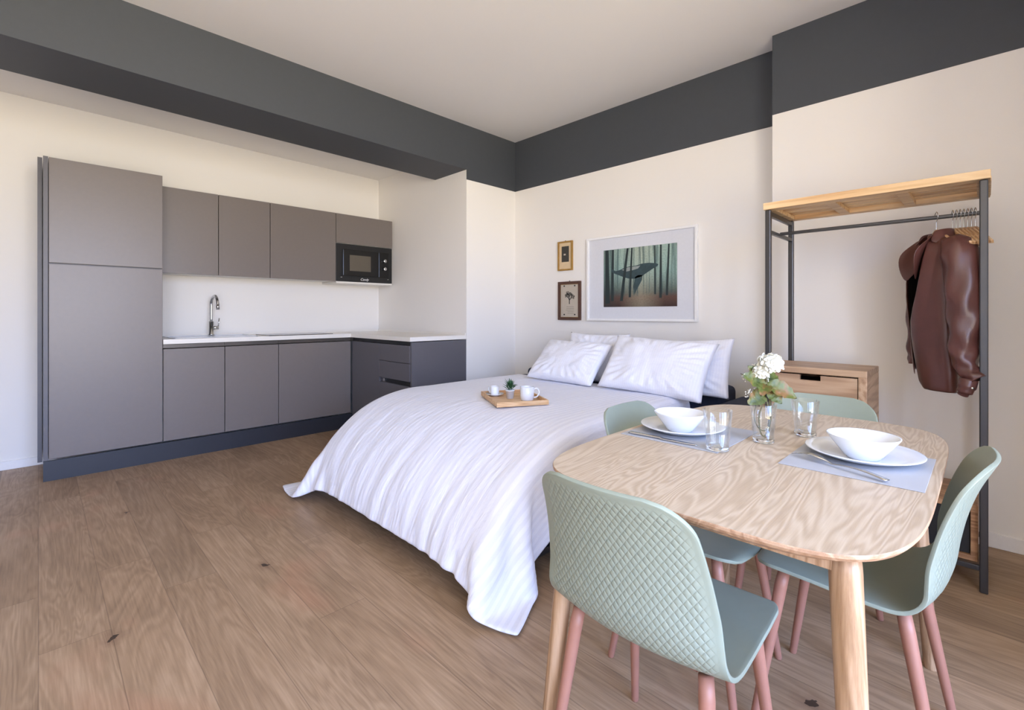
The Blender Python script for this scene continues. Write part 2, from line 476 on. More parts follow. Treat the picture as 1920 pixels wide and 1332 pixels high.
# wall with the windows, behind the camera
bs = []; xs = XL
for (x0, x1, z0, z1) in WINS:
    bs.append((xs, x0, WY-WT, WY, 0, ZC)); bs.append((x0, x1, WY-WT, WY, 0, z0)); bs.append((x0, x1, WY-WT, WY, z1, ZC)); xs = x1
bs.append((xs, 1.70, WY-WT, WY, 0, ZC)); bs.append((1.70, XC, WY-WT, -.62, 0, ZC))  # last box: unseen wall jut, added to shade the wall beside the rack
struct(boxes('wall_front', bs, M['wall']))
for i, (x0, x1, z0, z1) in enumerate(WINS):
    f = .05; y0 = WY-WT+.06; y1 = y0+.06; xm = (x0+x1)/2
    struct(boxes('window_%d' % (i+1), [(x0, x0+f, y0, y1, z0, z1), (x1-f, x1, y0, y1, z0, z1), (x0, x1, y0, y1, z0, z0+f), (x0, x1, y0, y1, z1-f, z1), (xm-.04, xm+.04, y0, y1, z0, z1)], M['frame_w']))
# beam across the niche, charcoal
struct(prism('trim_1', [(XL, 2.492), (XN, 2.442), (XN, ZC), (XL, ZC)], 'y', YA, 3.855, M['blue']))
struct(box('trim_2', (XN, XR, YA-.0005, YA+.002, 2.352, ZC), M['blue']))
struct(box('trim_3', (XR-.002, XR+.002, YC, YA, 2.352, ZC), M['blue']))
struct(box('trim_4', (XC-.002, XC+.002, -.62, YC, 2.356, ZC), M['blue']))
struct(box('baseboard_left', (XL, .1, YB-.014, YB, 0, .062), M['base'], bev=.003))
struct(box('baseboard_right', (XC-.012, XC, -.62, YC, 0, .07), M['base'], bev=.003))
struct(box('baseboard_back', (XR-.012, XR, YC, YA, 0, .07), M['base'], bev=.003))

# ------------------------------------------------------------------ kitchen
YF = 4.434; DZ0, DZ1 = .141, .848; TH = .02
def cab_door(parent, x0, x1, z0, z1, y=YF, mat='cab', name='door'):
    return box(name, (x0+.0015, x1-.0015, y, y+TH, z0+.0015, z1-.0015), M[mat], parent, bev=.0012, seg=1)
# tall fridge cabinet
t = empty('tall_cabinet', (0, 0, 0), label='tall taupe two-door cabinet at the left end of the kitchen', cat='cabinet')
t.location = (.35, YF, 0)
def P(par, o):  # keep world coordinates when the parent empty is offset
    o.location = Vector(o.location)-par.location; return o
P(t, box('carcass', (.048, .668, YF+TH+.002, YB-.02, DZ0, 2.165), M['cab2'], t))
P(t, cab_door(t, .048, .670, .141, 1.455)); P(t, cab_door(t, .048, .670, 1.461, 2.170))
P(t, box('side_panel', (.022, .046, YF+.002, YB-.02, .12, 2.172), M['cab2'], t, bev=.001))
P(t, box('filler_strip', (-.005, .019, YF+.14, YB-.002, .10, 2.19), M['cab2'], t, bev=.001))
# base cabinets
dx = [.672, 1.087, 1.507, 2.183]
bl = ['taupe base cabinet with one door, right beside the tall cabinet', 'narrow taupe base cabinet, middle of the three under the back worktop',
      'wide taupe base cabinet below the hob, next to the corner']
for i in range(3):
    e = empty('base_cabinet', ((dx[i]+dx[i+1])/2, YF, 0), label=bl[i], cat='cabinet', group='base cabinets')
    P(e, cab_door(e, dx[i]+.001, dx[i+1]-.001, DZ0, DZ1))
    P(e, box('carcass', (dx[i]+.003, dx[i+1]-.003, YF+TH+.02, YB-.02, DZ0, .842), M['carcass'], e))
    P(e, box('handle_groove', (dx[i]+.001, dx[i+1]-.001, YF+.012, YF+.035, .853, .882), M['gola'], e))
XD = 2.190   # drawer fronts face -x
e = empty('drawer_cabinet', (XD+.25, 3.9, 0), label='dark drawer cabinet of the short kitchen run next to the bed', cat='cabinet')
P(e, box('carcass', (XD+.024, XN-.004, YA+.030, YF-.01, DZ0, .84), M['cab2'], e))
P(e, box('corner_panel', (XD, XD+.02, 3.90, YF-.012, .125, DZ1), M['cab2'], e, bev=.001))
for z0, z1 in ((.700, DZ1), (.545, .695), (.141, .505)):
    P(e, box('drawer', (XD, XD+.02, YA+.030, 3.896, z0, z1), M['cab2'], e, bev=.001))
P(e, box('handle_groove', (XD+.012, XD+.022, YA+.030, YF-.012, .853, .882), M['blackmat'], e))
P(e, box('handle_groove', (XD+.012, XD+.0235, YA+.030, 3.80, .508, .542), M['blackmat'], e))
P(e, box('groove_cap', (XD-.002, XD+.02, 3.80, 3.825, .512, .540), M['chrome'], e, bev=.002))
P(e, box('end_panel', (XD+.006, XN-.002, YA+.004, YA+.026, .0, .878), M['cab2'], e, bev=.001))
# plinths
o = tag(boxes('plinth', [(.022, 2.21, YF-.016, YF+.0, 0, .134)], M['plinth']), 'long dark blue-grey plinth board along the floor under the kitchen doors', 'plinth')
o = tag(box('plinth', (2.225, 2.24, YA+.03, YF-.02, 0, .12), M['plinth']), 'short plinth board under the drawer cabinet, half hidden by the bed', 'plinth')
# worktop: L shape
o = prism('worktop', [(.672, YB-.002), (.672, YF-.012), (XD-.012, YF-.012), (XD-.012, YA+.002), (XN-.002, YA+.002), (XN-.002, YB-.002)], 'z', .885, .921, M['top'])
tag(o, 'white L-shaped kitchen worktop running into the corner', 'worktop')
o = boxes('upstand', [(.672, XN-.002, YB-.012, YB-.001, .921, .94), (XN-.012, XN-.001, YA+.01, YB-.012, .921, .94)], M['top'])
tag(o, 'low white upstand strip along the back of the worktop', 'upstand')
# hob
o = box('induction_hob', (1.44, 2.02, 4.47, 4.84, .9212, .926), M['black'], bev=.002); tag(o, 'flat black hob set in the white worktop', 'hob')
# sink
e = empty('sink', (1.02, 4.72, .921), label='white inset sink with drainer in the worktop below the tap', cat='sink')
bm = bmesh.new()
for (a, b_) in (((.74, 1.36), (4.50, 4.90)),):
    box_bm(bm, a[0], a[1], b_[0], b_[0]+.022, .9212, .927, .002); box_bm(bm, a[0], a[1], b_[1]-.022, b_[1], .9212, .927, .002)
    box_bm(bm, a[0], a[0]+.022, b_[0], b_[1], .9212, .927, .002); box_bm(bm, a[1]-.022, a[1], b_[0], b_[1], .9212, .927, .002)
    box_bm(bm, a[0]+.02, a[1]-.02, b_[0]+.02, b_[1]-.02, .9212, .9225)
P(e, from_bm('rim', bm, M['china'], e))
P(e, lathe('drain', [(0, .927), (.012, .927), (.014, .9225)], M['chrome'], e, 20, (1.30, 4.55, 0)))
# tap
e = empty('kitchen_tap', (1.085, 4.86, .928), label='tall chrome kitchen tap with arched spout on the worktop', cat='tap')
lathe('base', [(0, 0), (.026, 0), (.026, .006), (.021, .012), (.021, .12), (.015, .124), (0, .124)], M['chrome'], e, 24)
tube('spout', bez([(0, 0, .12), (0, 0, .25), (0, -.01, .305), (.01, -.055, .345), (.015, -.10, .335), (.02, -.125, .29), (.02, -.13, .24)], 6), .012, M['chrome'], e)
tube('spout_tip', [(.02, -.128, .275), (.02, -.131, .225)], .0145, M['chrome'], e)
h = tube('handle', [(0, 0, .065), (.055, -.015, .065)], .016, M['chrome'], e); tube('lever', [(.05, -.014, .07), (.058, -.016, .15)], .005, M['chrome'], h)
# wall cabinets
YU = 4.62
ux = [.674, 1.085, 1.497, 2.117, 2.757]
ul = ['taupe wall cabinet beside the tall cabinet', 'narrow taupe wall cabinet above the tap', 'wide taupe wall cabinet left of the microwave oven']
for i in range(3):
    e = empty('wall_cabinet', ((ux[i]+ux[i+1])/2, YU, 1.44), label=ul[i], cat='cabinet', group='wall cabinets')
    P(e, cab_door(e, ux[i]+.001, ux[i+1]-.001, 1.442, 2.133, YU))
    P(e, box('carcass', (ux[i]+.003, ux[i+1]-.003, YU+TH+.002, YB-.003, 1.450, 2.13), M['carcass'], e))
e = empty('microwave_cabinet', ((ux[3]+ux[4])/2, YU, 1.44), label='short taupe wall cabinet with an open niche holding the microwave oven', cat='cabinet')
P(e, cab_door(e, ux[3]+.001, ux[4]-.001, 1.835, 2.133, YU))
P(e, boxes('carcass', [(ux[3]+.003, ux[4]-.003, YU+TH+.002, YB-.003, 1.83, 2.13), (ux[3]+.003, ux[3]+.018, YU+.022, YB-.003, 1.448, 1.83),
    (ux[4]-.018, ux[4]-.003, YU+.022, YB-.003, 1.448, 1.83), (ux[3]+.003, ux[4]-.003, YU+.005, YB-.003, 1.428, 1.446)], M['carcass'], e))
mx0, mx1, mz0, mz1 = 2.137, 2.737, 1.448, 1.826
e = empty('microwave_oven', ((mx0+mx1)/2, YU, mz0), label='black built-in microwave oven under the short wall cabinet', cat='microwave oven')
P(e, box('housing', (mx0+.002, mx1-.002, YU+.022, YB-.03, mz0, mz1-.004), M['blackmat'], e))
P(e, box('front_frame', (mx0-.017, mx1+.016, YU+.004, YU+.0215, mz0, mz1+.006), M['blackmat'], e, bev=.003))
d = P(e, box('door', (mx0+.05, mx1-.15, YU-.010, YU+.004, mz0+.06, mz1-.05), M['black'], e, bev=.004))
w_ = box('window', (mx0+.12, mx1-.245, YU-.0115, YU-.0095, mz0+.11, mz1-.105), None, d); w_.data.materials.append(simple('oven_window_mirror', S(120, 114, 104), .08, .8, nstr=0))
P(e, box('control_panel', (mx1-.148, mx1-.03, YU-.008, YU+.004, mz0+.06, mz1-.05), M['black'], e, bev=.003))
for z in (1.60, 1.685):
    k = P(e, lathe('knob', [(0, .026), (.017, .026), (.019, .022), (.020, 0), (0, 0)], M['chrome'], e, 24)); k.rotation_euler = (PI/2, 0, 0); k.location = Vector((mx1-.085, YU-.008, z))-e.location
for x in (mx0+.035, mx1-.035): P(e, box('clip', (x-.008, x+.008, YU-.002, YU+.004, mz0+.038, mz0+.044), M['chrome'], e))
tcv = bpy.data.curves.new('logo', 'FONT'); tcv.body = 'Candy'; tcv.size = .036; tcv.extrude = .0006; tcv.align_x = 'CENTER'; tcv.shear = .3
to = bpy.data.objects.new('tmp_text', tcv); COL.objects.link(to)
bpy.context.view_layer.update()
me = bpy.data.meshes.new_from_object(to.evaluated_get(bpy.context.evaluated_depsgraph_get())); bpy.data.objects.remove(to)
lg = link('logo', me, M['frame_w'], e); lg.rotation_euler = (PI/2, 0, 0); lg.location = Vector(((mx0+mx1)/2-.01, YU+.0025, mz0+.016))-e.location
lg['label'] = 'small white lettering'

# ------------------------------------------------------------------ pictures on the wall behind the bed
def frame(name, y0, y1, z0, z1, fw, mat, depth, label, cat='picture', taper=0):
    e = empty(name, (XR-.001, (y0+y1)/2, (z0+z1)/2), label=label, cat=cat)
    x0, x1 = -depth, 0; a, b_ = y0-(y0+y1)/2, y1-(y0+y1)/2; c, d = z0-(z0+z1)/2, z1-(z0+z1)/2
    boxes('frame', [(x0, x1, a, a+fw, c, d), (x0, x1, b_-fw, b_, c, d), (x0, x1, a+fw, b_-fw, c, c+fw), (x0, x1, a+fw, b_-fw, d-fw, d)], M[mat], e, bev=.0015)
    return e, (a+fw, b_-fw, c+fw, d-fw)
e, (a, b_, c, d) = frame('whale_picture', 1.484, 2.465, 1.058, 1.770, .018, 'frame_w', .030, 'large white-framed picture of a whale floating in a misty forest')
box('mount', (-.014, -.002, a, b_, c, d), M['passe'], e)
px0, px1, pz0, pz1 = 1.642, 2.297, 1.174, 1.654
cy, cz = e.location.y, e.location.z
pr_ = box('print', (-.0155, -.014, px0-cy, px1-cy, pz0-cz, pz1-cz), M['forest'], e)
pc, qc = (px0+px1)/2-cy, (pz0+pz1)/2-cz
PWd, PHt = px1-px0, pz1-pz0
def flat(name, pts, mat, lay, parent):
    """pts in print fraction (0..1 left->right as seen, 0..1 bottom->top); left in view is larger y"""
    bm = bmesh.new(); x = -.0155-lay*.0004
    ps = [(pc+PWd/2-p[0]*PWd, qc-PHt/2+p[1]*PHt) for p in pts]
    A = [bm.verts.new((x, *p)) for p in ps]; B = [bm.verts.new((x+.0003, *p)) for p in ps]
    bm.faces.new(A); bm.faces.new(B); n = len(A)
    for k in range(n): bm.faces.new((A[k], B[k], B[(k+1) % n], A[(k+1) % n]))
    return from_bm(name, bm, mat, parent)
wh = [(.13, .60), (.17, .575), (.23, .545), (.30, .505), (.38, .475), (.46, .470), (.55, .505), (.62, .56), (.70, .62), (.755, .655), (.768, .685), (.73, .705), (.64, .72), (.55, .715),
      (.47, .69), (.38, .685), (.30, .665), (.24, .635), (.18, .62), (.14, .65), (.11, .66), (.125, .62)]
flat('whale', wh, M['whale'], 2, pr_)
flat('whale_belly', [(.27, .635), (.36, .672), (.46, .678), (.53, .685), (.50, .64), (.42, .615), (.33, .60)], M['whale_belly'], 3, pr_)
flat('whale_fin', [(.50, .53), (.56, .52), (.55, .44), (.515, .36), (.48, .28), (.445, .20), (.45, .27), (.43, .33), (.45, .42), (.46, .50)], M['whale'], 2, pr_)
for (xa, xb, wd, lay, zb) in ((.355, .265, .030, 4, .10), (.415, .385, .022, 4, .16), (.80, .795, .022, 4, .14), (.90, .875, .02, 1, .18), (.72, .725, .016, 1, .2), (.05, .06, .05, 1, .06), (.14, .13, .03, 1, .1)):
    flat('tree_trunk', [(xa-wd/2, .995), (xa+wd/2, .995), (xb+wd*.7, zb), (xb-wd*.7, zb)], M['trunk_ink'], lay, pr_)
e, (a, b_, c, d) = frame('gold_picture', 2.633, 2.802, 1.512, 1.780, .014, 'gold', .018, 'small gilt-framed vintage photograph, upper of the two small pictures')
box('mount', (-.008, -.002, a, b_, c, d), M['beige'], e); box('photo', (-.009, -.008, -.042, .042, -.055, .088), M['ink2'], e)
flat_l = box('photo_highlight', (-.0095, -.009, -.005, .018, .005, .02), M['paper2'], e); tube('hook', [(-.005, 0, d+.012), (-.005, 0, d+.022)], .004, M['steel'], e, 8)
e, (a, b_, c, d) = frame('walnut_picture', 2.541, 2.797, 1.060, 1.410, .024, 'walnut', .020, 'small dark wooden-framed old print of a branching tree, lower of the two small pictures')
box('gilt_slip', (-.008, -.002, a, b_, c, d), M['gold'], e); box('old_print', (-.0095, -.008, a+.004, b_-.004, c+.004, d-.004), M['paper2'], e)
bm = bmesh.new(); random.seed(3)
def seg2(p, q, w):
    p = Vector((p[0], p[1])); q = Vector((q[0], q[1])); n_ = (q-p).normalized(); n_ = Vector((-n_.y, n_.x))*w/2
    vv = [bm.verts.new((-.0101, *c_)) for c_ in (p+n_, q+n_, q-n_, p-n_)]; bm.faces.new(vv)
    vv = [bm.verts.new((-.0096, *c_)) for c_ in (p+n_, q+n_, q-n_, p-n_)]; bm.faces.new(vv)
def br(p, ang, L, w, dpt):
    q = (p[0]+math.cos(ang)*L, p[1]+math.sin(ang)*L); seg2(p, q, w)
    if dpt:
        for s in (-1, 0, 1): br(q, ang+s*random.uniform(.4, .8), L*random.uniform(.6, .85), w*.75, dpt-1)
br((0, -.03), PI/2, .035, .009, 4)
for z in (-.055, -.07, -.085, -.1, -.115): seg2((-.05, z), (random.uniform(.02, .05), z), .0018)
for s in (-1, 1):
    for z in (-.125, .135): seg2((s*.06-.008, z), (s*.06+.008, z), .012)
from_bm('engraving', bm, M['ink'], e); tube('hook', [(-.005, 0, d+.022), (-.005, 0, d+.032)], .004, M['steel'], e, 8)

# ------------------------------------------------------------------ sofa bed
MX0, MX1, MY0, MY1, MZ = 1.30, 3.06, 1.33, 2.88, .55
e = empty('sofa_bed', (2.2, 2.05, 0), label='navy sofa bed folded out under the white bedding', cat='sofa bed')
P(e, box('mattress', (MX0+.20, MX1, MY0+.03, MY1-.03, .30, MZ-.02), M['mattress'], e, bev=.07, seg=4))
P(e, box('base', (MX0+.35, 3.38, MY0+.06, MY1-.06, .10, .298), M['navy'], e, bev=.02))
P(e, box('backrest', (3.14, 3.38, 1.20, 2.96, .30, .63), M['navy'], e, bev=.04, seg=3))
for x0, y0, y1, z1 in ((2.72, 1.00, 1.185, .56), (2.50, 3.00, 3.20, .53)):
    P(e, box('armrest', (x0, 3.39, y0, y1, .05, z1), M['navy'], e, bev=.035, seg=4))
P(e, boxes('frame_bar', [(1.50, 2.7, 1.40, 1.43, .035, .065), (1.50, 2.7, 2.72, 2.75, .035, .065), (1.50, 1.53, 1.40, 2.75, .035, .065)], M['steel'], e, bev=.004))
for x, y in ((1.52, 1.415), (1.52, 2.735), (2.6, 1.415), (2.6, 2.735)):
    P(e, tube('foot', [(x, y, 0), (x, y, .30)], .014, M['blackmat'], e))

# duvet: draped with a small position-based cloth solver
def drape():
    dxy = .0235
    x_head, Lx = 2.92, 1.98
    y_c, Ly = 2.165, 2.24
    nx, ny = int(Lx/dxy)+1, int(Ly/dxy)+1
    rng = np.random.RandomState(4)
    X0 = x_head-np.arange(nx)*dxy; Y0 = y_c-Ly/2+np.arange(ny)*dxy
    gx, gy = np.meshgrid(X0, Y0, indexing='ij')
    p = np.stack([gx, gy, np.full_like(gx, MZ+.09)], -1)
    # gentle waves so that folds start somewhere
    p[..., 2] += .012*np.sin(gy*23+1.3*np.sin(gx*3))+.010*np.sin(gx*19+gy*4)+rng.randn(nx, ny)*.001
    v = np.zeros_like(p)
    r = .055
    lo = np.array([1.15+r, MY0+r, -1])
    pairs = []
    def P2(sa, sb, rest, k): pairs.append((sa, sb, rest, k))
    s_ = slice
    for off in (0, 1):
        P2((s_(off, nx-1, 2), s_(None)), (s_(off+1, nx, 2), s_(None)), dxy, 1.)
        P2((s_(None), s_(off, ny-1, 2)), (s_(None), s_(off+1, ny, 2)), dxy, 1.)
        P2((s_(off, nx-1, 2), s_(0, ny-1)), (s_(off+1, nx, 2), s_(1, ny)), dxy*2**.5, .35)
        P2((s_(off, nx-1, 2), s_(1, ny)), (s_(off+1, nx, 2), s_(0, ny-1)), dxy*2**.5, .35)
    def bend(k, stiff):
        for off in range(0, 2*k, k):
            for q in range(k):
                a = np.arange(off+q, nx-k, 2*k); 
                if len(a): pairs.append(((a, s_(None)), (a+k, s_(None)), dxy*k, stiff))
                a = np.arange(off+q, ny-k, 2*k)
                if len(a): pairs.append(((s_(None), a), (s_(None), a+k), dxy*k, stiff))
    bend(2, .10); bend(4, .05)
    dt = 1/60.
    for it in range(150):
        v[..., 2] -= 9.8*dt
        v *= .965
        q = p+v*dt
        for k in range(11):
            for (A, B, rest, st) in pairs:
                a = q[A]; b = q[B]
                d = b-a; L = np.sqrt((d*d).sum(-1, keepdims=True))+1e-9
                c = d*((L-rest)/L)*.5*st
                q[A] = a+c; q[B] = b-c
            # collide with the mattress (rounded box)
            hz_ = .592*np.sqrt(np.clip(1-(np.clip(1.85-q[..., 0], 0, 1)/.70)**2, .01, 1))-r
            cl = np.stack([np.clip(q[..., 0], lo[0], MX1+.5), np.clip(q[..., 1], lo[1], MY1-r), np.minimum(q[..., 2], hz_)], -1); d = q-cl
            dist = np.sqrt((d*d).sum(-1)); ins = dist < r
            inside = dist < 1e-6
            nrm = d/np.maximum(dist, 1e-6)[..., None]
            push = ins & ~inside
            q[push] = (cl+nrm*r)[push]
            q[inside, 2] = (hz_+r)[inside]
            on = ins
            # friction
            fr = np.where(on[..., None], .55, 0.)
            q[..., :2] = q[..., :2]*(1-fr[..., 0:1])+p[..., :2]*fr[..., 0:1]
            fl = q[..., 2] < .012
            q[fl, 2] = .012
            q[fl, :2] = q[fl, :2]*.4+p[fl, :2]*.6
        nv = (q-p)/dt
        p = q; v = nv
    return p, nx, ny, dxy
dp, nx, ny, dxy = drape()
# fine gathers running down the hanging parts
gi = np.gradient(dp, axis=0); gj = np.gradient(dp, axis=1)
nr = np.cross(gi, gj); nr /= np.linalg.norm(nr, axis=-1, keepdims=True)+1e-9
nr *= np.sign(nr[nx//3, ny//2, 2])
for i in range(nx):
    for j in range(ny):
        z = dp[i, j, 2]; w_ = min(1, max(0, (.575-z)/.25))
        u_, v_ = i*dxy, j*dxy
        foot = min(1, max(0, (u_-1.0)/.4))
        a_ = mnoise.noise(Vector((u_*2.2, v_*15, 0)))*.010+mnoise.noise(Vector((u_*3.5, v_*34, 4)))*.005
        b_ = mnoise.noise(Vector((u_*14, v_*3.5, 8)))*.008
        c_ = mnoise.noise(Vector((u_*5, v_*5, 2)))*.006
        dp[i, j] += nr[i, j]*((a_*foot+b_*(1-foot))*w_+c_*.8)
        dp[i, j, 2] = max(dp[i, j, 2], .008)
me = bpy.data.meshes.new('duvet')
verts = dp.reshape(-1, 3)
faces = [(i*ny+j, i*ny+j+1, (i+1)*ny+j+1, (i+1)*ny+j) for i in range(nx-1) for j in range(ny-1)]
me.from_pydata([tuple(q) for q in verts], [], faces)
uvl = me.uv_layers.new(name='UVMap')
for poly in me.polygons:
    for li in poly.loop_indices:
        vi = me.loops[li].vertex_index
        uvl.data[li].uv = ((vi//ny)*dxy, (vi % ny)*dxy)
duvet = link('duvet', me, M['duvet'], None, True)
tag(duvet, 'white satin-striped duvet spread over the bed with corners trailing on the floor', 'duvet')
md = duvet.modifiers.new('thick', 'SOLIDIFY'); md.thickness = .012; md.offset = 1
md = duvet.modifiers.new('sub', 'SUBSURF'); md.levels = 1; md.render_levels = 1
def duvet_z(x, y):
    d = (dp[..., 0]-x)**2+(dp[..., 1]-y)**2
    k = np.argsort(d.ravel())[:12]; return float(dp.reshape(-1, 3)[k, 2].max())

# pillows
def pillow(name, w, h, t, loc, rot, label, seed, flange=.0):
    n = 44; me = bpy.data.meshes.new(name); V = []; F = []; UV = []
    def surf(sgn):
        for i in range(n+1):
            for j in range(n+1):
                a = -1+2*i/n; b = -1+2*j/n
                # pinched corners: sides bow inward slightly
                x = a*w/2*(1-.055*(1-b*b)*1.0); y = b*h/2*(1-.075*(1-a*a))
                f = max(0, (1-abs(a)**2.6))*max(0, (1-abs(b)**2.6))
                z = sgn*t/2*f**.42
                wr = mnoise.noise(Vector((x*7+seed, y*7, sgn*3.)))*.018+mnoise.noise(Vector((x*22+seed, y*16, sgn*3.)))*.007
                ed = min(1, f*3)
                # radial creases from corners
                cr_ = math.sin(math.atan2(abs(b), abs(a)+1e-6)*26+seed)*.006*min(1, (a*a+b*b))*ed
                V.append((x, y, z+(wr+cr_)*ed*sgn))
                UV.append((x+.5, y+.5))
    surf(1); surf(-1); m = (n+1)**2
    for i in range(n):
        for j in range(n):
            a = i*(n+1)+j; F.append((a, a+n+1, a+n+2, a+1)); F.append((m+a, m+a+1, m+a+n+2, m+a+n+1))
    me.from_pydata(V, [], F); ul = me.uv_layers.new(name='UVMap')
    for lp in me.loops: ul.data[lp.index].uv = UV[lp.vertex_index]
    bm = bmesh.new(); bm.from_mesh(me); bmesh.ops.remove_doubles(bm, verts=bm.verts[:], dist=.0008); bmesh.ops.recalc_face_normals(bm, faces=bm.faces[:]); bm.to_mesh(me); bm.free()
    o = link(name, me, M['pillow'], None, True)
    # local: x = width (along world y), y = height, z = thickness
    R = Matrix(((0, 0, -1), (-1, 0, 0), (0, 1, 0)))  # x->-Y, y->Z, z->-X
    tilt, yaw, roll = rot
    RR = Matrix.Rotation(yaw, 3, 'Z') @ Matrix.Rotation(tilt, 3, 'Y') @ Matrix.Rotation(roll, 3, 'X') @ R
    o.matrix_world = Matrix.Translation(loc) @ RR.to_4x4()
    return tag(o, label, 'pillow', 'bed pillows')
R_ = math.radians
pillow('pillow', .72, .42, .17, (2.855, 1.53, .775), (R_(36), R_(3), R_(3)), 'large white pillow at the right, front of its pair', 1.3)
pillow('pillow', .62, .39, .10, (3.045, 1.42, .765), (R_(20), R_(-3), R_(-3)), 'white pillow leaning behind the large right-hand pillow', 5.1)
pillow('pillow', .60, .40, .15, (2.85, 2.24, .757), (R_(46), R_(3), R_(2)), 'white pillow at the left, front of its pair', 8.7)
pillow('pillow', .56, .40, .10, (3.075, 2.16, .775), (R_(18), R_(0), R_(0)), 'white pillow just showing behind the left-hand pillow', 3.4)

# tray with cups and plant
TX, TY, TA = 1.98, 1.97, R_(-29)
tz = max(duvet_z(TX+a, TY+b) for a in (-.12, 0, .12) for b in (-.15, 0, .15))+.016
tr = empty('tray', (TX, TY, tz), TA, 'square light wooden tray lying on the duvet', 'tray')
tw, tl = .15, .20
box('tray_base', (-tw, tw, -tl, tl, 0, .006), M['tray'], tr, bev=.001)
boxes('tray_rim', [(-tw, -tw+.010, -tl, tl, .006, .026), (tw-.010, tw, -tl, tl, .006, .026), (-tw+.01, tw-.01, -tl, -tl+.010, .006, .026), (-tw+.01, tw-.01, tl-.010, tl, .006, .026)], M['tray'], tr, bev=.0015)
def on_tray(a, b):
    return (TX+a*math.cos(TA)-b*math.sin(TA), TY+a*math.sin(TA)+b*math.cos(TA), tz+.0065)
def cup(name, r, h, pos, rz, label, handle=True):
    e = empty(name, pos, rz, label, 'cup')
    lathe('cup_body', [(0, 0), (r*.86, 0), (r*.93, .004), (r, h*.3), (r, h), (r-.003, h+.001), (r-.005, h-.002), (r-.005, h*.25), (r*.7, .007), (0, .006)], M['china'], e, 40)
    if handle:
        tube('handle', bez([(r-.002, 0, h*.82), (r+h*.25, 0, h*.86), (r+h*.38, 0, h*.55), (r+h*.22, 0, h*.26), (r-.002, 0, h*.2)], 6), .0045, M['china'], e, 10)
    return e
cup('mug', .040, .078, on_tray(.065, -.065), -PI/4, 'larger white mug at the right front of the tray')
s = lathe('saucer', [(0, 0), (.025, 0), (.028, .003), (.055, .012), (.056, .014), (.027, .006), (0, .005)], M['china'], None, 40); s.location = on_tray(-.08, .13); tag(s, 'white saucer under the small cup at the back of the tray', 'saucer')
p_ = on_tray(-.08, .13); cup('espresso_cup', .027, .052, (p_[0], p_[1], p_[2]+.0055), R_(100), 'small white espresso cup on a saucer at the back left of the tray')
pp = on_tray(-.015, .015)
e = empty('potted_plant', pp, 0, 'tiny spiky green succulent in a white pot on the tray', 'plant')
lathe('pot', [(0, 0), (.020, 0), (.026, .045), (.028, .045), (.028, .051), (.024, .051), (.023, .042), (0, .042)], M['pot'], e, 32)
lathe('soil', [(0, .046), (.023, .045)], M['soil'], e, 24)
bm = bmesh.new(); random.seed(5)
for k in range(70):
    a = random.random()*2*PI; el = random.uniform(.25, 1.45); L = random.uniform(.035, .058); r0 = .008*random.random()
    b0 = Vector((r0*math.cos(a), r0*math.sin(a), .045+.03*random.random())); d = Vector((math.cos(a)*math.cos(el), math.sin(a)*math.cos(el), math.sin(el)))
    s = d.cross(Vector((0, 0, 1))).normalized()*.0042; tp = b0+d*L; md_ = b0+d*L*.45+Vector((0, 0, .003)); n_ = s.cross(d).normalized()*.002
    v0 = bm.verts.new(b0); v1 = bm.verts.new(md_+s); v2 = bm.verts.new(tp); v3 = bm.verts.new(md_-s); v4 = bm.verts.new(md_+n_); v5 = bm.verts.new(md_-n_)
    for f in ((v0, v1, v4), (v1, v2, v4), (v2, v3, v4), (v3, v0, v4), (v0, v5, v1), (v1, v5, v2), (v2, v5, v3), (v3, v5, v0)): bm.faces.new(f)
from_bm('foliage', bm, M['spike'], e)

# ------------------------------------------------------------------ dining table
TCX, TCY, THX, THY = 1.432, .440, .594, .372
def outline(hx, hy, n=96, ex=5.2, bulge=.0):
    o = []
    for k in range(n):
        a = 2*PI*k/n; c, s = math.cos(a), math.sin(a)
        o.append((math.copysign(abs(c)**(2/ex), c)*hx, math.copysign(abs(s)**(2/ex), s)*hy))
    return o
tb = empty('dining_table', (TCX, TCY, 0), 0, 'light oak dining table with rounded corners and round tapered legs', 'table')
bm = bmesh.new()
rings = []
N = 128
for (ins, z) in ((.001, .750), (0, .7485), (0, .744), (.004, .738), (.028, .724)):
    rings.append([bm.verts.new((x, y, z)) for x, y in outline(THX-ins, THY-ins, N)])
for a, b in zip(rings, rings[1:]):
    for k in range(N):
        f = bm.faces.new((a[k], a[(k+1) % N], b[(k+1) % N], b[k])); f.material_index = 1
bm.faces.new(rings[0]).material_index = 0; bm.faces.new(rings[-1][::-1]).material_index = 1
from_bm('tabletop', bm, [M['table'], M['tedge']], tb)
ax, ay = .50, .275
boxes('apron', [(-ax, ax, -ay-.018, -ay, .700, .7235), (-ax, ax, ay, ay+.018, .700, .7235), (-ax-.018, -ax, -ay, ay, .700, .7235), (ax, ax+.018, -ay, ay, .700, .7235)], M['tleg'], tb, bev=.002)
for sx in (-1, 1):
    for sy in (-1, 1):
        tube('leg', [(sx*.498, sy*.276, .7238), (sx*.500, sy*.278, .70), (sx*.562, sy*.318, .004), (sx*.562, sy*.318, 0)], [.0235, .0238, .0185, .0175], M['tleg'], tb, 28)

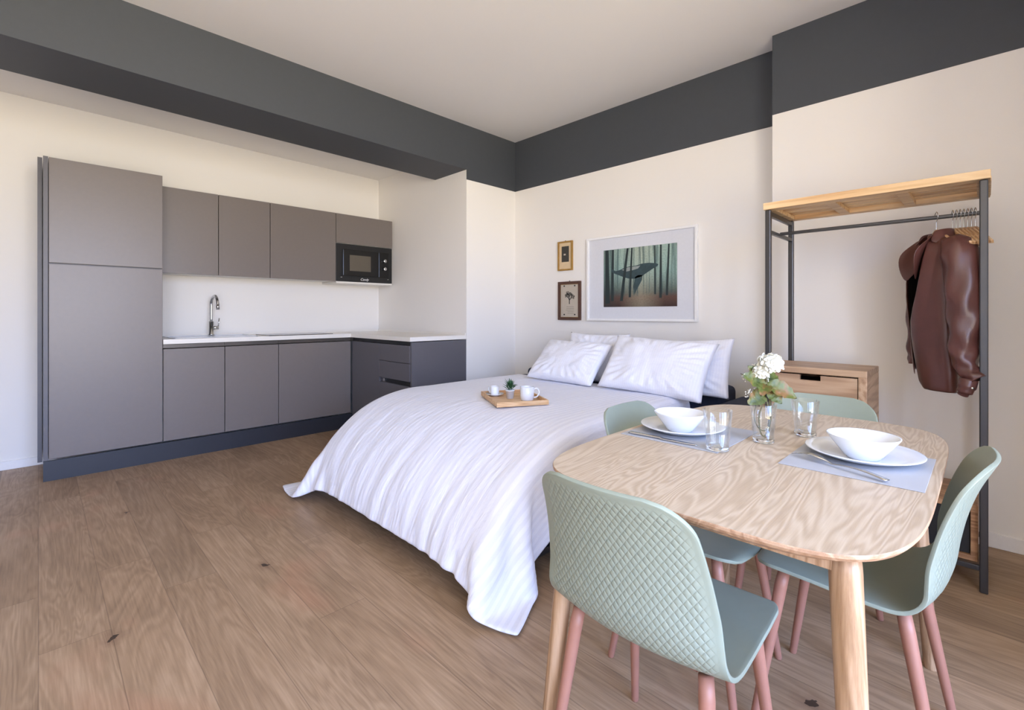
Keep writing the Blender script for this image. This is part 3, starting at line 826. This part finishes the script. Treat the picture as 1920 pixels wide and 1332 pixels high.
# ------------------------------------------------------------------ chairs
def make_chair():
    e = empty('dining_chair', (0, 0, 0))
    prof = bez([(.215, 0, .432), (.19, 0, .441), (.08, 0, .440), (-.04, 0, .434), (-.12, 0, .437), (-.168, 0, .463), (-.190, 0, .515), (-.200, 0, .58), (-.214, 0, .65), (-.236, 0, .72), (-.268, 0, .790)], 6)
    # resample by arc length
    L = [0]
    for a, b in zip(prof, prof[1:]): L.append(L[-1]+(b-a).length)
    T = L[-1]; NS = 64; NW = 32
    def at(s):
        for k in range(len(L)-1):
            if L[k+1] >= s: break
        f = (s-L[k])/max(1e-9, L[k+1]-L[k]); return prof[k].lerp(prof[k+1], f)
    import bisect
    ss = []
    for i in range(NS+1):
        u = i/NS; ss.append(T*(.5-.5*math.cos(PI*u))*.35+T*u*.65)
    keys = [(0, .198), (.18, .205), (.40, .208), (.52, .205), (.68, .196), (.84, .182), (1.0, .168)]
    def hw(s):
        u = s/T
        for (a, wa), (b, wb) in zip(keys, keys[1:]):
            if u <= b: w = wa+(wb-wa)*(u-a)/(b-a); break
        R0, R1 = .055, .072
        if s < R0: w -= R0-math.sqrt(max(0, R0*R0-(R0-s)**2))
        if T-s < R1: q = T-s; w -= R1-math.sqrt(max(0, R1*R1-(R1-q)**2))
        return w
    V = []; UV = []; MK = []; F = []
    for s in ss:
        c = at(s); u = s/T; w = hw(s)
        back = min(1, max(0, (u-.42)/.25)); back = back*back*(3-2*back)
        for j in range(NW+1):
            b = -1+2*j/NW; b2 = math.sin(b*PI/2)*.35+b*.65; y = b2*w
            k2 = (y/.2)**2
            x = c.x+back*.042*k2; z = c.z+(1-back)*.012*k2+.012*k2*math.sin(PI*back)
            if u < .4: x -= .018*k2*(1-u/.4)
            V.append((x, y, z)); UV.append((y+.5, s)); MK.append((min(w-abs(y), s, T-s)+.0, 0))
    for i in range(NS):
        for j in range(NW):
            a = i*(NW+1)+j; F.append((a, a+1, a+NW+2, a+NW+1))
    me = bpy.data.meshes.new('seat_shell'); me.from_pydata(V, [], F)
    u1 = me.uv_layers.new(name='UVMap'); u2 = me.uv_layers.new(name='mask')
    for lp in me.loops: u1.data[lp.index].uv = UV[lp.vertex_index]; u2.data[lp.index].uv = MK[lp.vertex_index]
    o = link('seat_shell', me, [M['shell'], M['shell2']], e, True)
    # orientation: inner face up/front.
    if me.polygons[NS*NW//6].normal.z < 0: me.flip_normals()
    so = o.modifiers.new('thick', 'SOLIDIFY'); so.thickness = .009; so.offset = -1; so.material_offset = 1
    so.use_even_offset = True
    bv = o.modifiers.new('bev', 'BEVEL'); bv.width = .003; bv.segments = 2; bv.limit_method = 'ANGLE'; bv.angle_limit = R_(50)
    for sx, xt, xb in ((1, .135, .200), (-1, -.115, -.190)):
        for sy in (-1, 1):
            tube('leg', [(xt, sy*.150, .424), (xt+(xb-xt)*.1, sy*.155, .385), (xb, sy*.188, .004), (xb, sy*.188, 0)], [.0145, .0155, .0105, .009], M['leg'], e, 16)
    bm = bmesh.new()
    for (a, b) in (((.135, -.15), (.135, .15)), ((-.105, -.13), (-.105, .13)), ((.135, .0), (-.105, .0))):
        tube_bm(bm, [(a[0], a[1], .420), (b[0], b[1], .420)], .0055, 10)
    from_bm('seat_bracket', bm, M['leg'], e, True)
    return e
ch = make_chair()
chairs = [((1.022, .53), R_(0), 'sage green chair nearest the camera, its scale-textured back towards us'),
          ((1.575, .25), R_(90), 'sage green chair at the right of the table, seen side-on'),
          ((1.51, .675), R_(-90), 'pale sage green chair between the bed and the table'),
          ((1.985, .46), R_(180), 'sage green chair at the far table end in front of the wooden chest')]
for i, ((x, y), rz, lab) in enumerate(chairs):
    o = ch if i == 0 else copy_tree(ch)
    o.location = (x, y, 0); o.rotation_euler = (0, 0, rz)
    tag(o, lab, 'chair', 'dining chairs around the table')

# ------------------------------------------------------------------ place settings
TZ = .7505
for (x0, x1, y0, y1, lab) in ((1.288, 1.600, .088, .362, 'grey woven placemat at the right side of the table under the fork'), (1.264, 1.585, .500, .792, 'grey woven placemat at the far left side of the table under the knife')):
    tag(box('placemat', (x0, x1, y0, y1, TZ, TZ+.0015), M['mat'], bev=.0004, seg=1), lab, 'placemat', 'placemats')
MZt = TZ+.002
def plate(x, y, lab):
    o = lathe('dinner_plate', [(0, .004), (.070, .004), (.078, .006), (.118, .020), (.124, .023), (.1245, .0245), (.123, .0255), (.090, .013), (.080, .0095), (.072, .0085), (0, .0085)], M['china'], None, 72)
    o.location = (x, y, MZt-.0035); tag(o, lab, 'plate', 'dinner plates')
def bowl(x, y, lab):
    o = lathe('bowl', [(0, .0), (.034, .0), (.035, .003), (.040, .006), (.074, .052), (.0765, .056), (.0765, .058), (.0735, .0575), (.040, .013), (.030, .008), (0, .007)], M['china'], None, 72)
    o.location = (x, y, MZt+.0055); tag(o, lab, 'bowl', 'white bowls')
plate(1.485, .222, 'white dinner plate on the right placemat'); bowl(1.462, .218, 'white flared bowl standing on the right-hand plate')
plate(1.425, .672, 'white dinner plate on the left placemat'); bowl(1.402, .668, 'white flared bowl standing on the left-hand plate, behind a glass')
def cutlery(name, kind, a, b, lab):
    a = Vector(a); b = Vector(b); L = (b-a).length; n = 40
    V = []; F = []
    for i in range(n+1):
        u = i/n
        if kind == 'fork':   # u=0 tines tip, 1 handle end
            w = .011 if u < .30 else (.011-(u-.30)/.10*.0085 if u < .40 else .0025+(u-.40)/.6*.0050)
            w = w if u > .02 else .010
            z = .006+.010*math.sin(min(1, u/.45)*PI)*(1 if u < .45 else 0)+(.006*math.sin((u-.45)/.55*PI) if u > .45 else 0)
        else:                # knife: u=0 handle end, 1 blade tip
            w = .0065+.001*math.cos(u*9) if u < .5 else .0088*(1-max(0, (u-.8)/.2)**2*.75)
            z = .003
        th = .0022 if kind == 'fork' else (.0045 if u < .5 else .0014)
        for y, zz in ((-w, z), (w, z), (w, z+th), (-w, z+th)): V.append((u*L, y, zz-.002))
    for i in range(n):
        for k in range(4): F.append((i*4+k, i*4+(k+1) % 4, i*4+4+(k+1) % 4, i*4+4+k))
    F.append((3, 2, 1, 0)); F.append((n*4, n*4+1, n*4+2, n*4+3))
    me = bpy.data.meshes.new(name); me.from_pydata(V, [], F)
    bm = bmesh.new(); bm.from_mesh(me)
    if kind == 'fork':
        # cut three slots between the tines by removing head faces and building tines
        vs_ = [v for v in bm.verts if v.co.x < L*.20]; bmesh.ops.delete(bm, geom=vs_, context='VERTS')
        for k in range(4):
            y = -.0085+k*.00567
            tube_bm(bm, [(L*u, y*(1 if u > .02 else .95), .004+.010*math.sin(min(1, u/.45)*PI)) for u in (.0, .05, .1, .15, .2, .24)], [.0008, .0013, .0015, .0016, .0017, .0017], 6)
    bmesh.ops.recalc_face_normals(bm, faces=bm.faces[:]); bm.to_mesh(me); bm.free()
    o = link(name, me, M['chrome'], None, True)
    o.location = (a.x, a.y, MZt+.0005); o.rotation_euler = (0, 0, math.atan2(b.y-a.y, b.x-a.x))
    tag(o, lab, 'cutlery')
cutlery('fork', 'fork', (1.388, .352), (1.300, .150), 'steel fork lying along the edge of the right placemat')
cutlery('knife', 'knife', (1.283, .772), (1.290, .565), 'steel knife lying along the edge of the left placemat')
def tumbler(name, x, y, rt, rb, h, label, cat):
    e = empty(name, (x, y, MZt if x < 1.4 else TZ+.0003), 0, label, cat)
    lathe('glass_wall', [(rb-.0005, .011), (rb*.4+rt*.6, h*.55), (rt, h-.001), (rt-.0008, h), (rt-.0022, h-.0005), (rb*.4+rt*.6-.0022, h*.55), (rb-.0027, .012), (rb-.0005, .011)], M['glass'], e, 56)
    lathe('glass_base', [(0, 0), (rb-.003, 0), (rb, .002), (rb, .0108), (rb-.003, .0118), (0, .0108)], M['glassbase'], e, 56)
    return e
tumbler('drinking_glass', 1.297, .512, .0375, .029, .108, 'clear drinking glass standing on the left placemat corner', 'glass')['group'] = 'drinking glasses'
tumbler('drinking_glass', 1.640, .386, .0375, .029, .108, 'clear drinking glass on the bare table behind the right plate', 'glass')['group'] = 'drinking glasses'
tumbler('glass_vase', 1.475, .452, .035, .028, .110, 'clear glass vase holding the white flower in the middle of the table', 'vase')
# ---- flower
fx, fy = 1.475, .452
# right-hand (as seen) direction in the room and the towards-camera direction
RT = Vector((1, -1, 0)).normalized(); FW = Vector((1, 1, 0)).normalized()
fl = empty('hydrangea_sprig', (fx, fy, TZ+.014), 0, 'white artificial hydrangea with green and pinkish leaves in the glass vase', 'flower')
def fp(r, z, d=0.): return RT*r+FW*d+Vector((0, 0, z))
tube('stem', bez([fp(.012, .185), fp(.006, .13, .004), fp(.008, .09, -.008), fp(.019, .05, .006), fp(.012, .012, .004), fp(.0, .0025, 0), fp(-.012, .020, -.004), fp(-.008, .06, .008), fp(0, .095, .004), fp(.004, .125, 0)], 8), .0019, M['stem'], fl, 8)
tube('stem', bez([fp(-.006, .15), fp(-.010, .11), fp(-.022, .08, .004), fp(-.022, .05, .008), fp(-.008, .022, .008), fp(.008, .020, .002), fp(.018, .06, -.004), fp(.014, .10, -.006), fp(.01, .15, 0)], 8), .0015, M['stem'], fl, 8)
tube('stem', bez([fp(.016, .010, .004), fp(.022, .06), fp(.020, .10), (fp(.008, .16)), fp(.004, .20)], 8), .0020, M['stem'], fl, 8)
random.seed(11)
def petal_cluster(center, R, n, size):
    bm = bmesh.new()
    for k in range(n):
        zc = 1-2*(k+.5)/n*.82; a = k*2.39996; rr = math.sqrt(max(0, 1-zc*zc))
        nrm = Vector((rr*math.cos(a), rr*math.sin(a), zc)); c0 = center+Vector((nrm.x*R, nrm.y*R, nrm.z*R*.85))
        nrm = (nrm+Vector((random.uniform(-.4, .4), random.uniform(-.4, .4), random.uniform(-.2, .5)))).normalized()
        t1 = nrm.orthogonal().normalized(); t2 = nrm.cross(t1); sp_ = random.random()*PI
        for q in range(4):
            a2 = sp_+q*PI/2; d = t1*math.cos(a2)+t2*math.sin(a2); s_ = nrm.cross(d)
            w = size*random.uniform(.8, 1.1)
            rows = []
            for (u, hwid, lift) in ((0, .06, -.1), (.35, .42, 0), (.7, .50, .14), (1, .28, .20), (1.08, .04, .2)):
                rows.append([bm.verts.new(c0+d*u*w+s_*hwid*w*sg+nrm*(lift*w+(.06*w if sg else 0))) for sg in (-1, 0, 1)])
            for r1, r2 in zip(rows, rows[1:]):
                for g_ in range(2): bm.faces.new((r1[g_], r1[g_+1], r2[g_+1], r2[g_]))
    return bm
bl1 = from_bm('bloom', petal_cluster(fp(.016, .212, -.004), .024, 34, .017), M['petal'], fl, True)
bl2 = from_bm('bloom', petal_cluster(fp(-.008, .190, .0), .018, 22, .015), M['petal'], fl, True)
def leaf(base, dir_, up, L, Wd, curl, name='leaf', mat='leaf'):
    bm = bmesh.new(); d = Vector(dir_).normalized(); upv = Vector(up); upv = (upv-d*upv.dot(d)).normalized(); s_ = d.cross(upv); rows = []
    n = 12
    for i in range(n+1):
        u = i/n; w = Wd*math.sin(PI*min(1, u*.93+.07))**.75*(1-.35*u)
        c = base+d*L*u+upv*(-curl*u*u*L)
        row = []
        for q in (-1, -.5, 0, .5, 1):
            ser = 1+(.07 if i % 2 else -.05)*(abs(q) == 1)
            row.append(bm.verts.new(c+s_*q*w*ser+upv*(abs(q)*w*.35+.003*math.sin(i*1.9+q*3))))
        rows.append(row)
    for r1, r2 in zip(rows, rows[1:]):
        for g_ in range(4): bm.faces.new((r1[g_], r1[g_+1], r2[g_+1], r2[g_]))
    return from_bm(name, bm, M[mat], fl, True)
leaf(fp(.004, .148, .0), RT*-.80+Vector((0, 0, .42))-FW*.2, -FW+Vector((0, 0, .5)), .078, .030, .10)
leaf(fp(.000, .128, .0), RT*-.70+Vector((0, 0, -.38))-FW*.3, -FW+Vector((0, 0, .3)), .062, .027, .15)
leaf(fp(.002, .150, -.004), RT*-.45+Vector((0, 0, -.18))-FW*.7, -FW*.6+Vector((0, 0, 1)), .052, .024, .30)
leaf(fp(.010, .152, .0), RT*.85+Vector((0, 0, -.35))-FW*.3, -FW+Vector((0, 0, .6)), .086, .030, .15)
leaf(fp(.010, .165, .01), RT*.75+Vector((0, 0, .15))+FW*.2, -FW+Vector((0, 0, .5)), .060, .024, .30)
leaf(fp(.010, .138, -.004), RT*.45+Vector((0, 0, -.55))-FW*.35, -FW+Vector((0, 0, .2)), .052, .024, .1)
leaf(fp(-.002, .165, .004), RT*-.55+Vector((0, 0, .55))-FW*.1, -FW+Vector((0, 0, .2)), .056, .022, .15)
bm = bmesh.new()
for (r_, z_) in ((-.045, .135), (-.040, .125), (-.036, .112), (-.050, .118), (-.030, .145), (.006, .165), (.012, .172), (-.052, .128), (-.044, .105), (-.056, .170), (-.050, .162), (-.060, .180)):
    for q in range(5):
        c = fp(r_+random.uniform(-.005, .005), z_+random.uniform(-.005, .005), random.uniform(-.012, 0))
        bmesh.ops.create_icosphere(bm, subdivisions=1, radius=.0022, matrix=Matrix.Translation(c))
from_bm('filler_buds', bm, M['white_bud'], fl, True)['kind'] = 'stuff'
tube('twig', bez([fp(.0, .14), fp(-.03, .155), fp(-.058, .178), fp(-.066, .182)], 6), .0012, M['stem'], fl, 6)

# ------------------------------------------------------------------ clothes rack
RX0, RX1, RY0, RY1 = 2.680, 3.085, .005, .797
rk = empty('clothes_rack', (2.88, .40, 0), 0, 'dark steel open clothes rack with a slatted pine top shelf, against the right wall', 'clothes rack')
p_ = .013
for x in (RX0, RX1):
    for y in (RY0, RY1):
        P(rk, box('post', (x-p_, x+p_, y-p_, y+p_, 0, 1.655), M['steel'], rk, bev=.004))
for y in (RY0, RY1):
    for z0, z1 in ((1.625, 1.65), (1.535, 1.553), (.085, .105)):
        P(rk, box('side_bar', (RX0+p_, RX1-p_, y-.009, y+.009, z0, z1), M['steel'], rk, bev=.002))
P(rk, box('hanging_rail', (2.868, 2.892, RY0, RY1, 1.547, 1.563), M['steel'], rk, bev=.004))
for x in (RX0, RX1): P(rk, box('bottom_bar', (x-.009, x+.009, RY0+p_, RY1-p_, .085, .105), M['steel'], rk, bev=.002))
zs0, zs1 = 1.657, 1.690
P(rk, boxes('shelf_frame', [(RX0-.02, RX0+.04, RY0-.02, RY1+.02, zs0, zs1+.002), (RX1-.02, RX1+.03, RY0-.02, RY1+.02, zs0, zs1)]+
    [(RX0+.04, RX1-.02, y-.022, y+.022, zs0, zs1-.012) for y in (.005, .265, .535, .795)], M['rackwood'], rk, bev=.002))
for x in (2.735, 2.80, 2.865, 2.93, 2.995):
    P(rk, box('shelf_slat', (x, x+.055, RY0-.015, RY1+.015, zs1-.010, zs1+.001), M['rackwood'], rk, bev=.0015))
# chest in the rack
cx0, cx1, cy0, cy1, cz1 = 2.715, 3.055, .388, .850, .850
e = empty('wooden_chest', ((cx0+cx1)/2, (cy0+cy1)/2, 0), 0, 'pale oak chest of drawers with a cut-out grip, standing under the clothes rack', 'chest of drawers')
P(e, boxes('body', [(cx0, cx1, cy0, cy0+.035, .14, cz1-.03), (cx0, cx1, cy1-.035, cy1, .14, cz1-.03), (cx0+.02, cx1, cy0+.035, cy1-.035, .14, .17), (cx1-.012, cx1, cy0+.035, cy1-.035, .17, cz1-.03)], M['chestz'], e, bev=.004))
P(e, box('top_board', (cx0, cx1, cy0, cy1, cz1-.032, cz1), M['chest'], e, bev=.004))
zt = cz1-.038
def drawer(z0, z1):
    y0, y1 = cy0+.038, cy1-.038; ym = (y0+y1)/2
    d = P(e, prism('drawer', [(y0, z0), (y1, z0), (y1, z1), (ym+.045, z1), (ym+.045, z1-.026), (ym-.045, z1-.026), (ym-.045, z1), (y0, z1)], 'x', cx0+.004, cx0+.022, M['chest'], e))
    P(e, box('drawer_box', (cx0+.024, cx1-.03, y0+.006, y1-.006, z0+.01, z1-.04), M['blackmat'], e))
drawer(zt-.205, zt); drawer(zt-.418, zt-.209); drawer(.172, zt-.422)
for x in (cx0+.03, cx1-.03):
    for y in (cy0+.03, cy1-.022): P(e, tube('foot', [(x, y, .14), (x, y, 0)], [.016, .011], M['chestz'], e, 16))
# low unit
e = empty('low_drawer_unit', (2.86, .19, .105), 0, 'low brown wooden unit with two dark drawers at the foot of the rack', 'drawer unit')
lx0, lx1, ly0, ly1, lz0, lz1 = 2.702, 3.06, .022, .375, .1065, .335
P(e, boxes('body', [(lx0, lx1, ly0, ly1, lz1-.022, lz1), (lx0, lx1, ly0, ly1, lz0, lz0+.022), (lx0, lx1, ly0, ly0+.022, lz0+.022, lz1-.022), (lx0, lx1, ly1-.022, ly1, lz0+.022, lz1-.022), (lx1-.01, lx1, ly0+.022, ly1-.022, lz0+.022, lz1-.022), (lx0, lx1, .190, .206, lz0+.022, lz1-.022)], M['lowwood'], e, bev=.0015))
for y0, y1 in ((ly0+.024, .188), (.208, ly1-.024)):
    d = P(e, box('drawer', (lx0+.012, lx1-.012, y0, y1, lz0+.024, lz1-.024), M['blackmat'], e, bev=.001))
# hangers
def hanger_mesh(first=True):
    e = empty('coat_hanger', (0, 0, 0))
    pts = [(0, 0, 0)]
    hk = [(0, 0, -.012)]+[(.0, 0, 0)]
    hook = bez([(0, 0, -.075), (0, 0, -.035), (-.002, 0, -.028), (-.017, 0, -.014), (-.0175, 0, .004), (0, 0, .0155), (.0165, 0, .004), (.016, 0, -.006)], 6)
    tube('hook', hook, .0016, M['chrome'], e, 8)
    V = []; F = []; n = 28
    for i in range(n+1):
        u = -1+2*i/n; x = u*.185; z = -.074-.082*abs(u)**1.25
        hgt = .019*(1-.35*abs(u)); w = .0042+.0012*abs(u)
        yb = -.012*(abs(u)**2)
        for dy, dz in ((-w, -hgt/2), (w, -hgt/2), (w*.8, hgt/2), (-w*.8, hgt/2)): V.append((x, dy+yb, z+dz))
    for i in range(n):
        for k in range(4): F.append((i*4+k, i*4+(k+1) % 4, i*4+4+(k+1) % 4, i*4+4+k))
    F.append((3, 2, 1, 0)); F.append((n*4, n*4+1, n*4+2, n*4+3))
    me = bpy.data.meshes.new('shoulder_bar'); me.from_pydata(V, [], F)
    bm = bmesh.new(); bm.from_mesh(me); bmesh.ops.recalc_face_normals(bm, faces=bm.faces[:]); bm.to_mesh(me); bm.free()
    link('shoulder_bar', me, M['hangw'], e, True)
    tube('trouser_bar', [(-.172, -.010, -.148), (.172, -.010, -.148)], .0045, M['hangw'], e, 10)
    return e
h0 = hanger_mesh()
hx, hz = 2.880, 1.5645
ys = [.158, .104, .092, .080, .068, .056, .044, .032]
for i, y in enumerate(ys):
    o = h0 if i == 0 else copy_tree(h0)
    o.location = (hx, y, hz); o.rotation_euler = (0, 0, R_([20, 12, 12, 12, 12, 12, 12, 12][i]))
    if i == 0: tag(o, 'wooden coat hanger inside the leather jacket', 'hanger')
    else: tag(o, 'empty light wooden coat hanger in the bunch at the right end of the rail', 'hanger', 'empty wooden hangers')

# ------------------------------------------------------------------ leather jacket
jk = empty('leather_jacket', (hx, .153, hz), R_(20), 'dark burgundy leather jacket hanging on the clothes rack', 'jacket')
# local: x = shoulder line, +y = front (towards the bed), z down from the rail
def loft(name, rings, mat, parent, closed=True, cap=False):
    bm = bmesh.new(); R = [[bm.verts.new(p) for p in r] for r in rings]; n = len(R[0])
    for a, b in zip(R, R[1:]):
        for k in range(n if closed else n-1): bm.faces.new((a[k], a[(k+1) % n], b[(k+1) % n], b[k]))
    if cap: bm.faces.new(R[0][::-1]); bm.faces.new(R[-1])
    return from_bm(name, bm, mat, parent, True)
def wr(x, y, z, amp=.004, f=12): return amp*mnoise.noise(Vector((x*f, y*f, z*f*.45)))
n = 72; rings = []
keys = [(-.088, .045, .030, .0), (-.105, .095, .040, .0), (-.130, .150, .050, .0), (-.160, .168, .060, .005), (-.25, .165, .078, .012), (-.36, .160, .082, .012), (-.48, .160, .080, .010), (-.60, .165, .076, .006), (-.70, .168, .070, .0), (-.745, .160, .064, .0)]
for (z, a, b, c_) in keys:
    ring = []
    gap = .62 if z > -.30 else (.50 if z > -.40 else .10)    # front opening, angle each side of +y
    for k in range(n+1):
        t = PI/2+gap+(2*PI-2*gap)*k/n
        fold = 1+.13*math.sin(t*6+z*7)*min(1, max(0, (-z-.18)*2.5))
        x = .95*a*math.cos(t); y = .95*b*math.sin(t)*fold+c_
        ed = max(0, 1-min(k, n-k)/5.)
        y += .022*ed
        # the near front panel (x<0) hangs lower than the far one
        zz = z-(.040 if x < 0 else -.035)*min(1, max(0, (-z-.55)*6))*min(1, abs(x)/.05)
        ring.append((x+wr(x, y, z), y+wr(y, x, z+5), zz))
    rings.append(ring)
bd = loft('body', rings, [M['leather']], jk, closed=False)
sd = bd.modifiers.new('thick', 'SOLIDIFY'); sd.thickness = .005; sd.offset = -1
sd = bd.modifiers.new('sub', 'SUBSURF'); sd.levels = 1; sd.render_levels = 1
# dark lining inside
rings2 = [[(p[0]*.93, p[1]*.88, p[2]-.002) for p in r] for r in rings[2:-1]]
loft('lining', rings2, M['lining'], jk, closed=False)
def sleeve(sx, path, radii):
    pts = bez(path, 8); rr = []
    m = len(pts); R = []
    for i, p in enumerate(pts):
        u = i/(m-1)*(len(radii)-1); k = min(int(u), len(radii)-2); f = u-k
        ra, rb = [radii[k][q]*(1-f)+radii[k+1][q]*f for q in (0, 1)]
        d = (pts[min(i+1, m-1)]-pts[max(i-1, 0)]).normalized()
        a = Vector((1, 0, 0)); a = (a-d*a.dot(d)).normalized(); b = d.cross(a)
        ring = []
        for q in range(28):
            t = 2*PI*q/28; w = 1+.10*math.sin(3*t+i*.8)*(i/m)+.05*math.sin(5*t-i*.5)
            ring.append(tuple(p+a*ra*w*math.cos(t)+b*rb*w*math.sin(t)))
        R.append(ring)
    o = loft('sleeve', R, M['leather'], jk, True, False)
    s1 = o.modifiers.new('thick', 'SOLIDIFY'); s1.thickness = .004; s1.offset = -1
    return o
# camera side sleeve (negative x) flares out at the cuff
s_ = sleeve(-1, [(-.140, -.005, -.130), (-.175, -.020, -.19), (-.190, -.030, -.34), (-.196, -.030, -.48), (-.200, -.022, -.60), (-.214, -.030, -.675), (-.232, -.052, -.715)],
       [(.030, .042), (.046, .062), (.050, .066), (.046, .058), (.038, .046), (.030, .036), (.038, .034)])
tube('cuff_tab', bez([(-.228, -.028, -.715), (-.232, -.020, -.745), (-.230, -.014, -.765), (-.226, -.010, -.778)], 4), [.030]*5+[.026]*4+[.018]*4, M['leather'], s_, 12)
tube('button', [(-.262, -.030, -.745), (-.255, -.028, -.745)], .006, M['chrome'], s_, 12)
sleeve(1, [(.140, .0, -.130), (.172, .01, -.20), (.186, .012, -.34), (.186, .014, -.50), (.182, .02, -.62), (.180, .02, -.69)],
       [(.030, .040), (.040, .052), (.042, .052), (.038, .048), (.034, .042), (.032, .036)])
# collar: two flaps standing up around the neck and folding outwards to the front
def sheet(name, grid, mat, th=.005):
    bm = bmesh.new(); R = [[bm.verts.new(p) for p in r] for r in grid]
    for a, b in zip(R, R[1:]):
        for k in range(len(a)-1): bm.faces.new((a[k], a[k+1], b[k+1], b[k]))
    o = from_bm(name, bm, mat, jk, True); s = o.modifiers.new('thick', 'SOLIDIFY'); s.thickness = th; s.offset = 0
    s = o.modifiers.new('sub', 'SUBSURF'); s.levels = 2; s.render_levels = 2; return o
sheet('collar', [[(-.075, .035, -.075), (-.080, -.012, -.070), (-.045, -.040, -.068), (0, -.045, -.066), (.045, -.040, -.068), (.080, -.012, -.070), (.075, .035, -.075)],
                 [(-.082, .045, -.095), (-.092, -.015, -.088), (-.055, -.052, -.084), (0, -.058, -.082), (.055, -.052, -.084), (.092, -.015, -.088), (.082, .045, -.095)],
                 [(-.104, .066, -.142), (-.114, .000, -.134), (-.068, -.060, -.122), (0, -.066, -.120), (.068, -.060, -.122), (.110, .000, -.132), (.098, .060, -.140)]], M['leather'])
for sx in (-1, 1):
    sheet('lapel', [[(sx*.082, .035, -.085), (sx*.040, .056, -.155), (sx*.020, .070, -.260)],
                    [(sx*.100, .062, -.115), (sx*.078, .085, -.185), (sx*.040, .085, -.275)],
                    [(sx*.105, .120, -.160), (sx*.110, .118, -.235), (sx*.062, .100, -.310)]], M['leather'])
for z in (-.40, -.52): tube('snap_button', [(-.030, .072, z), (-.030, .080, z)], .006, M['chrome'], jk, 12)
